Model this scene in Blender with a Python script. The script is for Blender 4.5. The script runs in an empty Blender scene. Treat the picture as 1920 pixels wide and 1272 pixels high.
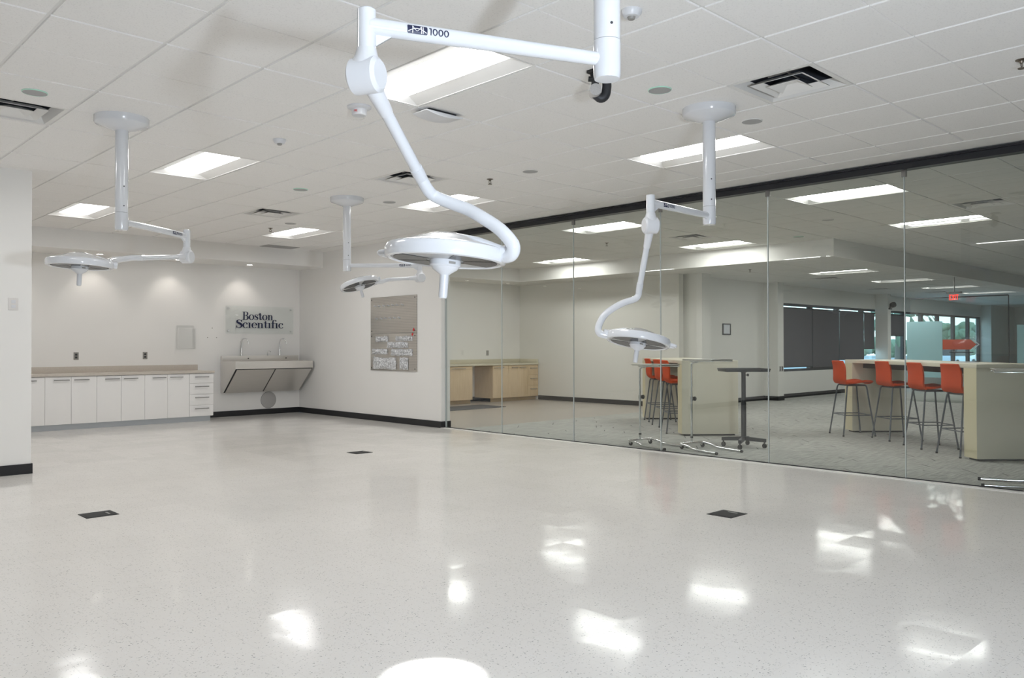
import bpy, bmesh, math, random
from mathutils import Vector, Matrix
random.seed(7)
PI = math.pi
S = bpy.context.scene
COL = S.collection

# ---------------------------------------------------------------- camera, world, exposure
cam_d = bpy.data.cameras.new('camera')
cam_d.sensor_width = 36.0
cam_d.lens = 28.758
cam_d.clip_start = 0.05
cam_d.clip_end = 400
cam = bpy.data.objects.new('camera', cam_d)
COL.objects.link(cam)
CAM_Z = 1.262
_r = Vector((0.72234, -0.69154, -0.00165))
_f = Vector((0.69155, 0.72227, 0.00915))
_r.normalize(); _f.normalize()
_u = _r.cross(_f)
cam.matrix_world = Matrix(((_r.x, _u.x, -_f.x, 0), (_r.y, _u.y, -_f.y, 0), (_r.z, _u.z, -_f.z, CAM_Z), (0, 0, 0, 1)))
S.camera = cam

w = bpy.data.worlds.new('sky')
S.world = w
w.use_nodes = True
nt = w.node_tree
bg = nt.nodes['Background']
geo = nt.nodes.new('ShaderNodeTexCoord')
sep = nt.nodes.new('ShaderNodeSeparateXYZ')
ramp = nt.nodes.new('ShaderNodeValToRGB')
ramp.color_ramp.elements[0].position = 0.0
ramp.color_ramp.elements[0].color = (0.78, 0.93, 0.96, 1)
ramp.color_ramp.elements[1].position = 0.6
ramp.color_ramp.elements[1].color = (0.42, 0.66, 0.92, 1)
nt.links.new(geo.outputs['Generated'], sep.inputs[0])
nt.links.new(sep.outputs['Z'], ramp.inputs[0])
nt.links.new(ramp.outputs[0], bg.inputs['Color'])
bg.inputs['Strength'].default_value = 3.0

S.view_settings.view_transform = 'Standard'
S.view_settings.look = 'None'
S.view_settings.exposure = 0.37
S.view_settings.gamma = 1.0
S.view_settings.use_curve_mapping = False
cy = S.cycles
cy.use_denoising = True
try:
    cy.denoiser = 'OPENIMAGEDENOISE'
    cy.denoising_input_passes = 'RGB_ALBEDO_NORMAL'
except Exception:
    pass
cy.max_bounces = 12
cy.diffuse_bounces = 7
cy.glossy_bounces = 5
cy.transparent_max_bounces = 24
cy.transmission_bounces = 6
cy.sample_clamp_indirect = 6.0
cy.caustics_reflective = False
cy.caustics_refractive = False

LENS_POWER = 11.2      # radiance of the troffer lenses in the bright room
LENS_FAR = 21.5       # the adjoining room's lamps
FLASH_W = 430.0        # the photographer's strobe beside the camera

fl = bpy.data.lights.new('photo_flash', 'SPOT')
fl.spot_size = math.radians(150)
fl.spot_blend = 1.0
fl.energy = FLASH_W
fl.color = (0.80, 0.89, 1.0)
fl.shadow_soft_size = 0.07
flo = bpy.data.objects.new('photo_flash', fl)
flo.location = (0.70, -1.08, 1.17)
flo.rotation_euler = (Vector((4.2, 3.6, 3.6)) - Vector(flo.location)).to_track_quat('-Z', 'Y').to_euler()
COL.objects.link(flo)

# ---------------------------------------------------------------- material helpers
class N:
    def __init__(s, name):
        s.m = bpy.data.materials.new(name); s.m.use_nodes = True
        s.t = s.m.node_tree; s.b = s.t.nodes['Principled BSDF']; s.out = s.t.nodes['Material Output']
    def n(s, typ, **kw):
        x = s.t.nodes.new(typ)
        for k, v in kw.items():
            if hasattr(x, k) and not k[0].isupper(): setattr(x, k, v)
            else: s.i(x.inputs[k.replace('__', ' ')], v)
        return x
    def i(s, sock, v):
        if isinstance(v, bpy.types.NodeSocket): s.t.links.new(v, sock)
        else: sock.default_value = v
    def math(s, op, a, b=None, c=None):
        x = s.t.nodes.new('ShaderNodeMath'); x.operation = op
        s.i(x.inputs[0], a)
        if b is not None: s.i(x.inputs[1], b)
        if c is not None: s.i(x.inputs[2], c)
        return x.outputs[0]
    def mix(s, f, a, b):
        x = s.t.nodes.new('ShaderNodeMix'); x.data_type = 'RGBA'
        s.i(x.inputs[0], f); s.i(x.inputs[6], a); s.i(x.inputs[7], b)
        return x.outputs[2]
    def ramp(s, f, p0, p1, c0=(0, 0, 0, 1), c1=(1, 1, 1, 1)):
        x = s.t.nodes.new('ShaderNodeValToRGB')
        x.color_ramp.elements[0].position = p0; x.color_ramp.elements[0].color = c0
        x.color_ramp.elements[1].position = p1; x.color_ramp.elements[1].color = c1
        s.i(x.inputs[0], f); return x.outputs[0]
    def pos(s):
        return s.t.nodes.new('ShaderNodeNewGeometry').outputs['Position']
    def xyz(s, v):
        x = s.t.nodes.new('ShaderNodeSeparateXYZ'); s.i(x.inputs[0], v); return x.outputs
    def bump(s, h, strength=0.3, dist=0.002):
        x = s.t.nodes.new('ShaderNodeBump'); s.i(x.inputs['Strength'], strength); s.i(x.inputs['Distance'], dist)
        s.i(x.inputs['Height'], h); s.i(s.b.inputs['Normal'], x.outputs[0])
    def set(s, **kw):
        for k, v in kw.items(): s.i(s.b.inputs[k.replace('__', ' ')], v)
        return s

def c4(c): return (c[0], c[1], c[2], 1.0)

def plain(name, col, rough=0.5, metal=0.0, var=0.03, nscale=6.0, spec=0.5, coat=0.0, bump=0.0):
    k = N(name)
    tex = k.n('ShaderNodeTexNoise', Scale=nscale, Detail=4.0)
    k.i(tex.inputs['Vector'], k.pos())
    lo = c4([max(0, x * (1 - var)) for x in col]); hi = c4([min(1, x * (1 + var)) for x in col])
    k.set(Base__Color=k.mix(tex.outputs['Fac'], lo, hi), Roughness=rough, Metallic=metal)
    k.b.inputs['Specular IOR Level'].default_value = spec
    if coat: k.b.inputs['Coat Weight'].default_value = coat; k.b.inputs['Coat Roughness'].default_value = 0.06
    if bump:
        t2 = k.n('ShaderNodeTexNoise', Scale=nscale * 25, Detail=3.0); k.i(t2.inputs['Vector'], k.pos())
        k.bump(t2.outputs['Fac'], bump, 0.001)
    return k.m

def emit(name, col, strength):
    k = N(name)
    e = k.n('ShaderNodeEmission', Color=c4(col), Strength=strength)
    k.t.links.new(e.outputs[0], k.out.inputs['Surface'])
    return k.m

def glass_mat(name, tint, tintmix=1.0, refl=1.0, rough=0.0):
    """sheet glass: straight-through transmission plus a Schlick mirror reflection"""
    k = N(name)
    g = k.t.nodes.new('ShaderNodeNewGeometry')
    dt = k.t.nodes.new('ShaderNodeVectorMath'); dt.operation = 'DOT_PRODUCT'
    k.i(dt.inputs[0], g.outputs['Incoming']); k.i(dt.inputs[1], g.outputs['Normal'])
    c = k.math('ABSOLUTE', dt.outputs['Value'])
    p = k.math('POWER', k.math('SUBTRACT', 1.0, c), 5.0)
    fr = k.math('MULTIPLY', k.math('ADD', 0.042, k.math('MULTIPLY', p, 0.958)), refl)
    tr = k.n('ShaderNodeBsdfTransparent', Color=c4(tint))
    gl = k.n('ShaderNodeBsdfGlossy', Color=(1, 1, 1, 1), Roughness=rough)
    mx = k.n('ShaderNodeMixShader')
    k.i(mx.inputs[0], fr)
    k.t.links.new(tr.outputs[0], mx.inputs[1]); k.t.links.new(gl.outputs[0], mx.inputs[2])
    k.t.links.new(mx.outputs[0], k.out.inputs['Surface'])
    return k.m

TILE = 0.6096
TX0, TY0 = 0.0, -0.0554
ZC = 3.029
ZL = 2.74

def ceiling_mat(name, col):
    k = N(name)
    sp = k.n('ShaderNodeTexNoise', Scale=95.0, Detail=5.0, Roughness=0.7); k.i(sp.inputs['Vector'], k.pos())
    sm = k.n('ShaderNodeTexNoise', Scale=2.2, Detail=2.0); k.i(sm.inputs['Vector'], k.pos())
    pit = k.ramp(sp.outputs['Fac'], 0.33, 0.45)
    base = k.mix(pit, c4([a * 0.84 for a in col]), c4(col))
    base = k.mix(k.math('MULTIPLY', sm.outputs['Fac'], 0.25), base, c4([a * 0.94 for a in col]))
    k.set(Base__Color=base, Roughness=0.85)
    k.b.inputs['Specular IOR Level'].default_value = 0.2
    k.bump(pit, 0.10, 0.002)
    return k.m

def vct_mat(name):
    k = N(name)
    P = k.pos(); x, y, z = k.xyz(P)
    base = (0.80, 0.775, 0.74)
    def chips(scale, thr, soft, seed):
        mp = k.n('ShaderNodeMapping', Location=(seed, seed * 1.7, 0), Scale=(1, 1, 0)); k.i(mp.inputs['Vector'], P)
        wn = k.n('ShaderNodeTexNoise', Scale=scale * 0.9, Detail=2.0); k.i(wn.inputs['Vector'], mp.outputs[0])
        wv = k.n('ShaderNodeVectorMath', operation='SCALE'); k.i(wv.inputs[0], wn.outputs['Color']); wv.inputs['Scale'].default_value = 0.02
        ad = k.n('ShaderNodeVectorMath', operation='ADD'); k.i(ad.inputs[0], mp.outputs[0]); k.i(ad.inputs[1], wv.outputs[0])
        v = k.n('ShaderNodeTexVoronoi', Scale=scale); k.i(v.inputs['Vector'], ad.outputs[0])
        r = k.xyz(v.outputs['Color'])
        sel = k.math('GREATER_THAN', r[0], 1 - thr)
        shape = k.math('LESS_THAN', v.outputs['Distance'], k.math('ADD', 0.16, k.math('MULTIPLY', r[1], soft)))
        return k.math('MULTIPLY', sel, shape), r[2]
    d1, r1 = chips(115.0, 0.20, 0.22, 3.1)
    d2, r2 = chips(80.0, 0.20, 0.22, 9.4)
    l1, r3 = chips(70.0, 0.35, 0.26, 5.7)
    sm = k.n('ShaderNodeTexNoise', Scale=0.9, Detail=3.0); k.i(sm.inputs['Vector'], P)
    col = k.mix(sm.outputs['Fac'], c4([a * 0.97 for a in base]), c4([min(1, a * 1.03) for a in base]))
    col = k.mix(k.math('MULTIPLY', l1, 0.6), col, (0.82, 0.81, 0.79, 1))
    col = k.mix(k.math('MULTIPLY', d2, 0.5), col, (0.46, 0.44, 0.41, 1))
    col = k.mix(k.math('MULTIPLY', d1, 0.75), col, (0.22, 0.22, 0.215, 1))
    # 12 inch tile joints, hairline
    def dist(v):
        fr = k.math('FRACT', k.math('ADD', k.math('DIVIDE', v, 0.3048), 100.25))
        return k.math('MULTIPLY', k.math('ABSOLUTE', k.math('SUBTRACT', fr, 0.5)), 0.3048)
    jt = k.math('LESS_THAN', k.math('MINIMUM', dist(x), dist(y)), 0.0011)
    col = k.mix(k.math('MULTIPLY', jt, 0.22), col, (0.45, 0.43, 0.40, 1))
    k.set(Base__Color=col)
    st = k.n('ShaderNodeTexNoise', Scale=2.6, Detail=5.0, Roughness=0.65); k.i(st.inputs['Vector'], P)
    k.set(Roughness=k.math('ADD', 0.045, k.math('MULTIPLY', st.outputs['Fac'], 0.11)))
    k.b.inputs['Specular IOR Level'].default_value = 0.075
    wv = k.n('ShaderNodeTexNoise', Scale=5.5, Detail=2.0); k.i(wv.inputs['Vector'], P)
    fl3 = k.n('ShaderNodeVectorMath', operation='SNAP'); k.i(fl3.inputs[0], P); fl3.inputs[1].default_value = (0.3048, 0.3048, 50.0)
    sh = k.n('ShaderNodeVectorMath', operation='ADD'); k.i(sh.inputs[0], P); sh.inputs[1].default_value = (0.0762, 0.0762, 10.0); k.i(fl3.inputs[0], sh.outputs[0])
    wn2 = k.n('ShaderNodeTexWhiteNoise'); k.i(wn2.inputs['Vector'], fl3.outputs[0])
    tv = k.n('ShaderNodeVectorMath', operation='SUBTRACT'); k.i(tv.inputs[0], wn2.outputs['Color']); tv.inputs[1].default_value = (0.5, 0.5, 0.5)
    tm = k.n('ShaderNodeVectorMath', operation='MULTIPLY'); k.i(tm.inputs[0], tv.outputs[0]); tm.inputs[1].default_value = (0.015, 0.015, 0.0)
    ta = k.n('ShaderNodeVectorMath', operation='ADD'); k.i(ta.inputs[0], tm.outputs[0]); ta.inputs[1].default_value = (0.0, 0.0, 1.0)
    tn = k.n('ShaderNodeVectorMath', operation='NORMALIZE'); k.i(tn.inputs[0], ta.outputs[0])
    k.bump(wv.outputs['Fac'], 0.10, 0.006)
    for nd in k.t.nodes:
        if nd.type == 'BUMP': k.i(nd.inputs['Normal'], tn.outputs[0])
    return k.m

def carpet_mat(name):
    k = N(name)
    P = k.pos()
    def streak(ang, sx, sy, scale):
        mp = k.n('ShaderNodeMapping', Rotation=(0, 0, ang), Scale=(sx, sy, 1)); k.i(mp.inputs['Vector'], P)
        n = k.n('ShaderNodeTexNoise', Scale=scale, Detail=5.0, Roughness=0.6); k.i(n.inputs['Vector'], mp.outputs[0])
        return n.outputs['Fac']
    s1 = streak(0.75, 1.2, 14, 3.0); s2 = streak(-0.82, 1.2, 14, 3.0)
    f = k.math('ADD', k.math('MULTIPLY', s1, 0.5), k.math('MULTIPLY', s2, 0.5))
    col = k.mix(k.ramp(f, 0.33, 0.67), (0.30, 0.305, 0.29, 1), (0.58, 0.575, 0.54, 1))
    def dash(scale, seed, L, wd, thr):
        mp = k.n('ShaderNodeMapping', Location=(seed, -seed, 0), Scale=(1, 1, 0)); k.i(mp.inputs['Vector'], P)
        v = k.n('ShaderNodeTexVoronoi', Scale=scale); k.i(v.inputs['Vector'], mp.outputs[0])
        sub = k.n('ShaderNodeVectorMath', operation='SUBTRACT'); k.i(sub.inputs[0], mp.outputs[0]); k.i(sub.inputs[1], v.outputs['Position'])
        dx, dy, dz = k.xyz(sub.outputs[0])
        r = k.xyz(v.outputs['Color'])
        a = k.math('ADD', k.math('MULTIPLY', k.math('ROUND', r[0]), PI / 2), k.math('ADD', 0.62, k.math('MULTIPLY', r[1], 0.3)))
        ca = k.math('COSINE', a); sa = k.math('SINE', a)
        u = k.math('ADD', k.math('MULTIPLY', dx, ca), k.math('MULTIPLY', dy, sa))
        vv = k.math('SUBTRACT', k.math('MULTIPLY', dy, ca), k.math('MULTIPLY', dx, sa))
        m = k.math('MULTIPLY', k.math('LESS_THAN', k.math('ABSOLUTE', u), L), k.math('LESS_THAN', k.math('ABSOLUTE', vv), wd))
        return k.math('MULTIPLY', m, k.math('GREATER_THAN', r[2], 1 - thr))
    col = k.mix(k.math('MULTIPLY', dash(2.2, 3.3, 0.075, 0.007, 0.55), 0.8), col, (0.06, 0.06, 0.06, 1))
    col = k.mix(k.math('MULTIPLY', dash(1.25, 8.1, 0.17, 0.007, 0.55), 0.65), col, (0.08, 0.08, 0.08, 1))
    k.set(Base__Color=col, Roughness=0.95)
    k.b.inputs['Specular IOR Level'].default_value = 0.1
    fn = k.n('ShaderNodeTexNoise', Scale=180.0, Detail=2.0); k.i(fn.inputs['Vector'], P)
    k.bump(fn.outputs['Fac'], 0.5, 0.004)
    return k.m

def wood_mat(name, a, b):
    k = N(name)
    mp = k.n('ShaderNodeMapping', Scale=(9, 9, 0.8)); k.i(mp.inputs['Vector'], k.pos())
    n = k.n('ShaderNodeTexNoise', Scale=3.0, Detail=6.0, Roughness=0.6); k.i(n.inputs['Vector'], mp.outputs[0])
    k.set(Base__Color=k.mix(k.ramp(n.outputs['Fac'], 0.3, 0.7), c4(a), c4(b)), Roughness=0.45)
    return k.m

def pegboard_mat(name):
    k = N(name)
    x, y, z = k.xyz(k.pos())
    def hole(v):
        fr = k.math('FRACT', k.math('ADD', k.math('DIVIDE', v, 0.0260), 100.0))
        return k.math('SUBTRACT', fr, 0.5)
    hy, hz = hole(y), hole(z)
    d = k.math('SQRT', k.math('ADD', k.math('MULTIPLY', hy, hy), k.math('MULTIPLY', hz, hz)))
    m = k.math('LESS_THAN', d, 0.20)
    mp = k.n('ShaderNodeMapping', Scale=(2, 2, 60)); k.i(mp.inputs['Vector'], k.pos())
    n = k.n('ShaderNodeTexNoise', Scale=3.0, Detail=3.0); k.i(n.inputs['Vector'], mp.outputs[0])
    base = k.mix(n.outputs['Fac'], (0.56, 0.53, 0.49, 1), (0.66, 0.63, 0.59, 1))
    k.set(Base__Color=k.mix(m, base, (0.26, 0.245, 0.23, 1)), Roughness=0.30, Metallic=k.math('SUBTRACT', 0.85, k.math('MULTIPLY', m, 0.7)))
    return k.m

def fabric_mat(name, col):
    k = N(name)
    n = k.n('ShaderNodeTexNoise', Scale=260.0, Detail=2.0); k.i(n.inputs['Vector'], k.pos())
    k.set(Base__Color=k.mix(n.outputs['Fac'], c4([a * 0.8 for a in col]), c4([min(1, a * 1.15) for a in col])), Roughness=0.9)
    k.bump(n.outputs['Fac'], 0.3, 0.002)
    return k.m

def steel_mat(name, col=(0.58, 0.56, 0.54), rough=0.32):
    k = N(name)
    mp = k.n('ShaderNodeMapping', Scale=(1.5, 40, 40)); k.i(mp.inputs['Vector'], k.pos())
    n = k.n('ShaderNodeTexNoise', Scale=4.0, Detail=4.0); k.i(n.inputs['Vector'], mp.outputs[0])
    k.set(Base__Color=k.mix(n.outputs['Fac'], c4([a * 0.92 for a in col]), c4([min(1, a * 1.06) for a in col])), Metallic=0.9,
          Roughness=k.math('ADD', rough - 0.05, k.math('MULTIPLY', n.outputs['Fac'], 0.1)))
    return k.m

M = {}
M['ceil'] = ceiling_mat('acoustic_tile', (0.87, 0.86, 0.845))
M['ceil_far'] = ceiling_mat('acoustic_tile_adjoining', (0.72, 0.715, 0.69))  # same tile, colour darkened to stand for the weaker light on this ceiling
M['tee'] = plain('white_grid_tee', (0.74, 0.735, 0.72), 0.5, var=0.01)
M['vct'] = vct_mat('speckled_vinyl_tile')
M['carpet'] = carpet_mat('grey_dash_carpet')
M['wall'] = plain('white_wall_paint', (0.855, 0.845, 0.825), 0.6, var=0.015, nscale=1.5, spec=0.3, bump=0.05)
M['wall2'] = plain('cream_wall_paint', (0.79, 0.78, 0.745), 0.6, var=0.015, nscale=1.5, spec=0.3)
M['soffit'] = plain('soffit_paint', (0.83, 0.82, 0.80), 0.7, var=0.01, spec=0.2)
M['black'] = plain('black_vinyl_base', (0.012, 0.012, 0.014), 0.45)
M['track'] = plain('black_anodised_track', (0.016, 0.017, 0.022), 0.4)
M['white_gloss'] = plain('white_gloss_enamel', (0.70, 0.715, 0.745), 0.16, var=0.01, coat=0.5)
M['white_satin'] = plain('white_satin_plastic', (0.70, 0.71, 0.735), 0.35, var=0.01)
M['white_paint'] = plain('white_fixture_paint', (0.76, 0.75, 0.73), 0.5, var=0.01)
M['reflector'] = plain('troffer_reflector_paint', (0.86, 0.855, 0.84), 0.5, var=0.01)
M['laminate'] = plain('white_laminate', (0.88, 0.87, 0.86), 0.35, var=0.01)
M['kick'] = plain('blue_grey_kick', (0.52, 0.55, 0.58), 0.5)
M['counter'] = plain('beige_stone_counter', (0.58, 0.53, 0.47), 0.3, var=0.1, nscale=60)
M['counter2'] = plain('pale_counter', (0.66, 0.62, 0.49), 0.35, var=0.06, nscale=60)
M['maple'] = wood_mat('maple_veneer', (0.62, 0.46, 0.28), (0.72, 0.56, 0.36))
M['maple_kick'] = wood_mat('maple_kick', (0.50, 0.38, 0.24), (0.58, 0.45, 0.29))
M['nickel'] = plain('brushed_nickel', (0.30, 0.295, 0.29), 0.35, 0.9)
M['chrome'] = plain('chrome', (0.78, 0.79, 0.80), 0.12, 1.0)
M['steel'] = steel_mat('brushed_steel', (0.80, 0.775, 0.74), 0.36)
M['pegboard'] = pegboard_mat('perforated_steel')
M['dark_gap'] = plain('dark_gap', (0.03, 0.03, 0.03), 0.7)
M['duct'] = plain('duct_interior', (0.05, 0.055, 0.065), 0.5, 0.3, var=0.3)
M['navy'] = plain('navy_print', (0.008, 0.013, 0.055), 0.45, var=0.0)
M['white_print'] = plain('white_print', (0.85, 0.85, 0.87), 0.4, var=0.0)
M['red_print'] = plain('red_print', (0.60, 0.03, 0.03), 0.5, var=0.0)
M['orange'] = fabric_mat('orange_upholstery', (0.66, 0.065, 0.004))
M['stool_leg'] = plain('grey_steel_leg', (0.12, 0.13, 0.15), 0.4, 0.4)
M['almond'] = plain('almond_laminate', (0.74, 0.695, 0.575), 0.4, var=0.02)
M['almond_edge'] = plain('almond_edge_band', (0.72, 0.65, 0.45), 0.45, var=0.02)
M['dark_metal'] = plain('charcoal_metal', (0.045, 0.047, 0.052), 0.45, 0.4)
M['rubber'] = plain('black_rubber', (0.02, 0.02, 0.02), 0.7)
M['shade'] = plain('dark_solar_shade', (0.095, 0.095, 0.108), 0.85, var=0.15, nscale=120)
M['frame_dark'] = plain('dark_bronze_frame', (0.028, 0.03, 0.034), 0.45)
M['grey_plate'] = plain('grey_outlet_plate', (0.30, 0.29, 0.27), 0.5)
M['white_plate'] = plain('white_switch_plate', (0.74, 0.72, 0.70), 0.4)
M['speaker'] = plain('grey_speaker_mesh', (0.40, 0.40, 0.40), 0.7, var=0.12, nscale=200)
M['mint'] = plain('mint_rim', (0.50, 0.80, 0.66), 0.4)
M['grille'] = plain('grey_round_grille', (0.47, 0.46, 0.45), 0.55, 0.2, var=0.2, nscale=150)
M['lens_panel'] = plain('dark_lens_panel', (0.035, 0.037, 0.04), 0.22, var=0.5, nscale=45, spec=0.12)
M['lens_frame'] = plain('grey_lens_plastic', (0.40, 0.40, 0.40), 0.3, var=0.05)
M['brass'] = plain('sprinkler_bronze', (0.20, 0.17, 0.14), 0.35, 0.8)
M['tile_taupe'] = plain('taupe_sheet_floor', (0.40, 0.36, 0.32), 0.35, var=0.05)
M['mat'] = plain('charcoal_mat', (0.085, 0.085, 0.09), 0.95)
M['asphalt'] = plain('parking_asphalt', (0.35, 0.36, 0.36), 0.9)
M['leaf'] = plain('green_foliage', (0.20, 0.27, 0.17), 0.8, var=0.5, nscale=4)
M['trunk'] = plain('grey_bark', (0.22, 0.19, 0.16), 0.9)
M['concrete'] = plain('pale_concrete', (0.62, 0.60, 0.57), 0.85)
M['car'] = plain('pale_car_paint', (0.62, 0.70, 0.80), 0.2, coat=0.5)
M['paper'] = plain('paper', (0.72, 0.75, 0.80), 0.7)
M['threshold'] = plain('pale_threshold', (0.78, 0.765, 0.74), 0.4, var=0.01)
M['glass'] = glass_mat('sheet_glass', (0.908, 0.928, 0.918), refl=1.2)
M['glass_edge'] = plain('glass_edge', (0.50, 0.54, 0.54), 0.25, var=0.02)
M['win_glass'] = glass_mat('window_glass', (0.86, 0.95, 0.96))
M['sign_glass'] = glass_mat('sign_glass', (0.975, 0.985, 0.982))
M['acrylic'] = glass_mat('clear_acrylic', (0.985, 0.988, 0.988), refl=1.0, rough=0.05)
M['lens'] = emit('troffer_lens', (1.0, 0.995, 0.985), LENS_POWER)
M['lens_far'] = emit('troffer_lens_adjoining', (1.0, 0.985, 0.95), LENS_FAR)
M['downlight'] = emit('downlight_lens', (1.0, 0.94, 0.86), 16.0)
M['exit_red'] = emit('exit_letters', (1.0, 0.05, 0.03), 1.6)
M['green_led'] = emit('green_led', (0.1, 1.0, 0.3), 1.0)
k = N('frosted_film'); k.set(Base__Color=(0.66, 0.95, 1.0, 1), Roughness=0.6)
_t = k.n('ShaderNodeBsdfTranslucent', Color=(0.62, 0.86, 0.90, 1)); _m = k.n('ShaderNodeMixShader'); _m.inputs[0].default_value = 0.5
k.t.links.new(k.b.outputs[0], _m.inputs[1]); k.t.links.new(_t.outputs[0], _m.inputs[2]); k.t.links.new(_m.outputs[0], k.out.inputs['Surface'])
M['frost'] = k.m
k = N('crumpled_polythene')
_tr = k.n('ShaderNodeBsdfTransparent', Color=(0.95, 0.96, 0.97, 1)); _n = k.n('ShaderNodeTexNoise', Scale=38.0, Detail=5.0); k.i(_n.inputs['Vector'], k.pos())
k.set(Base__Color=(0.86, 0.87, 0.89, 1), Roughness=0.25)
_m = k.n('ShaderNodeMixShader'); k.i(_m.inputs[0], k.ramp(_n.outputs['Fac'], 0.35, 0.66, (0.22, 0.22, 0.22, 1), (0.95, 0.95, 0.95, 1)))
k.t.links.new(_tr.outputs[0], _m.inputs[1]); k.t.links.new(k.b.outputs[0], _m.inputs[2]); k.t.links.new(_m.outputs[0], k.out.inputs['Surface'])
M['bag'] = k.m

# ---------------------------------------------------------------- mesh helpers
class MB:
    def __init__(s, off=(0, 0, 0)):
        s.bm = bmesh.new(); s.off = Vector(off)
    def poly(s, pts):
        vs = [s.bm.verts.new(Vector(p)) for p in pts]
        try: return s.bm.faces.new(vs)
        except ValueError: return None
    def box(s, lo, hi, bevel=0.0, rot=0.0, piv=None):
        b = bmesh.new()
        x0, y0, z0 = lo; x1, y1, z1 = hi
        v = [b.verts.new(p) for p in ((x0, y0, z0), (x1, y0, z0), (x1, y1, z0), (x0, y1, z0), (x0, y0, z1), (x1, y0, z1), (x1, y1, z1), (x0, y1, z1))]
        for f in ((3, 2, 1, 0), (4, 5, 6, 7), (0, 1, 5, 4), (1, 2, 6, 5), (2, 3, 7, 6), (3, 0, 4, 7)):
            b.faces.new([v[i] for i in f])
        if bevel: bmesh.ops.bevel(b, geom=list(b.edges), offset=bevel, segments=2, affect='EDGES', profile=0.6)
        if rot:
            p = Vector(piv or ((x0 + x1) / 2, (y0 + y1) / 2, 0))
            bmesh.ops.rotate(b, verts=b.verts, cent=p, matrix=Matrix.Rotation(rot, 3, 'Z'))
        s.merge(b); return s
    def merge(s, b, mat=None):
        m = {}
        for v in b.verts: m[v] = s.bm.verts.new(mat @ v.co if mat else v.co)
        for f in b.faces:
            try: s.bm.faces.new([m[v] for v in f.verts])
            except ValueError: pass
        b.free()
    def prism(s, pts, ext):
        ext = Vector(ext); pts = [Vector(p) for p in pts]; n = len(pts)
        a = [s.bm.verts.new(p) for p in pts]; b = [s.bm.verts.new(p + ext) for p in pts]
        s.bm.faces.new(a[::-1]); s.bm.faces.new(b)
        for i in range(n): s.bm.faces.new((a[i], a[(i + 1) % n], b[(i + 1) % n], b[i]))
        return s
    def tube(s, pts, r, seg=16, caps=True):
        pts = [Vector(p) for p in pts]; n = len(pts)
        rs = r if isinstance(r, (list, tuple)) else [r] * n
        tan = []
        for i in range(n):
            d = pts[min(i + 1, n - 1)] - pts[max(i - 1, 0)]
            tan.append(d.normalized())
        up = Vector((0, 0, 1)) if abs(tan[0].z) < 0.9 else Vector((1, 0, 0))
        u = tan[0].cross(up).normalized()
        rings = []
        for i in range(n):
            u = (u - tan[i] * u.dot(tan[i])).normalized(); v = tan[i].cross(u)
            rings.append([s.bm.verts.new(pts[i] + (u * math.cos(2 * PI * j / seg) + v * math.sin(2 * PI * j / seg)) * rs[i]) for j in range(seg)])
        for i in range(n - 1):
            for j in range(seg):
                s.bm.faces.new((rings[i][j], rings[i][(j + 1) % seg], rings[i + 1][(j + 1) % seg], rings[i + 1][j]))
        if caps:
            s.bm.faces.new(rings[0][::-1]); s.bm.faces.new(rings[-1])
        return s
    def lathe(s, prof, org=(0, 0, 0), axis=(0, 0, 1), seg=32, closed=True):
        """prof: (radius, height along axis)"""
        org = Vector(org); a = Vector(axis).normalized()
        t = Vector((1, 0, 0)) if abs(a.x) < 0.9 else Vector((0, 1, 0))
        u = a.cross(t).normalized(); v = a.cross(u)
        rings = []
        for (r, h) in prof:
            if r < 1e-6: rings.append([s.bm.verts.new(org + a * h)])
            else: rings.append([s.bm.verts.new(org + a * h + (u * math.cos(2 * PI * j / seg) + v * math.sin(2 * PI * j / seg)) * r) for j in range(seg)])
        for i in range(len(rings) - 1):
            A, B = rings[i], rings[i + 1]
            for j in range(seg):
                k2 = (j + 1) % seg
                if len(A) == 1 and len(B) == 1: continue
                if len(A) == 1: s.bm.faces.new((A[0], B[k2], B[j]))
                elif len(B) == 1: s.bm.faces.new((A[j], A[k2], B[0]))
                else: s.bm.faces.new((A[j], A[k2], B[k2], B[j]))
        if closed:
            if len(rings[0]) > 1: s.bm.faces.new(rings[0][::-1])
            if len(rings[-1]) > 1: s.bm.faces.new(rings[-1])
        return s
    def build(s, name, mat, parent=None, sharp=38, solid=0.0):
        bm = s.bm
        bmesh.ops.recalc_face_normals(bm, faces=bm.faces)
        if s.off.length: bmesh.ops.translate(bm, verts=bm.verts, vec=-s.off)
        for f in bm.faces: f.smooth = True
        lim = math.radians(sharp)
        for e in bm.edges:
            if len(e.link_faces) == 2:
                if e.calc_face_angle(0) > lim: e.smooth = False
            else: e.smooth = False
        me = bpy.data.meshes.new(name); bm.to_mesh(me); bm.free()
        me.materials.append(mat)
        o = bpy.data.objects.new(name, me); COL.objects.link(o)
        if parent is not None: o.parent = parent
        if solid:
            md = o.modifiers.new('thickness', 'SOLIDIFY'); md.thickness = solid; md.offset = 0
        return o

def thing(name, label, cat, loc=(0, 0, 0), rz=0.0, group=None):
    o = bpy.data.objects.new(name, None); COL.objects.link(o)
    o.location = loc; o.rotation_euler = (0, 0, rz); o.empty_display_size = 0.1
    o['label'] = label; o['category'] = cat
    if group: o['group'] = group
    return o

def tag(o, label, cat, group=None, loc=None):
    o['label'] = label; o['category'] = cat
    if group: o['group'] = group
    if loc is not None: o.location = loc
    return o

def struct(name, mb, mat, parent=None, **kw):
    o = mb.build(name, mat, parent, **kw)
    o['kind'] = 'structure'
    return o

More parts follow.
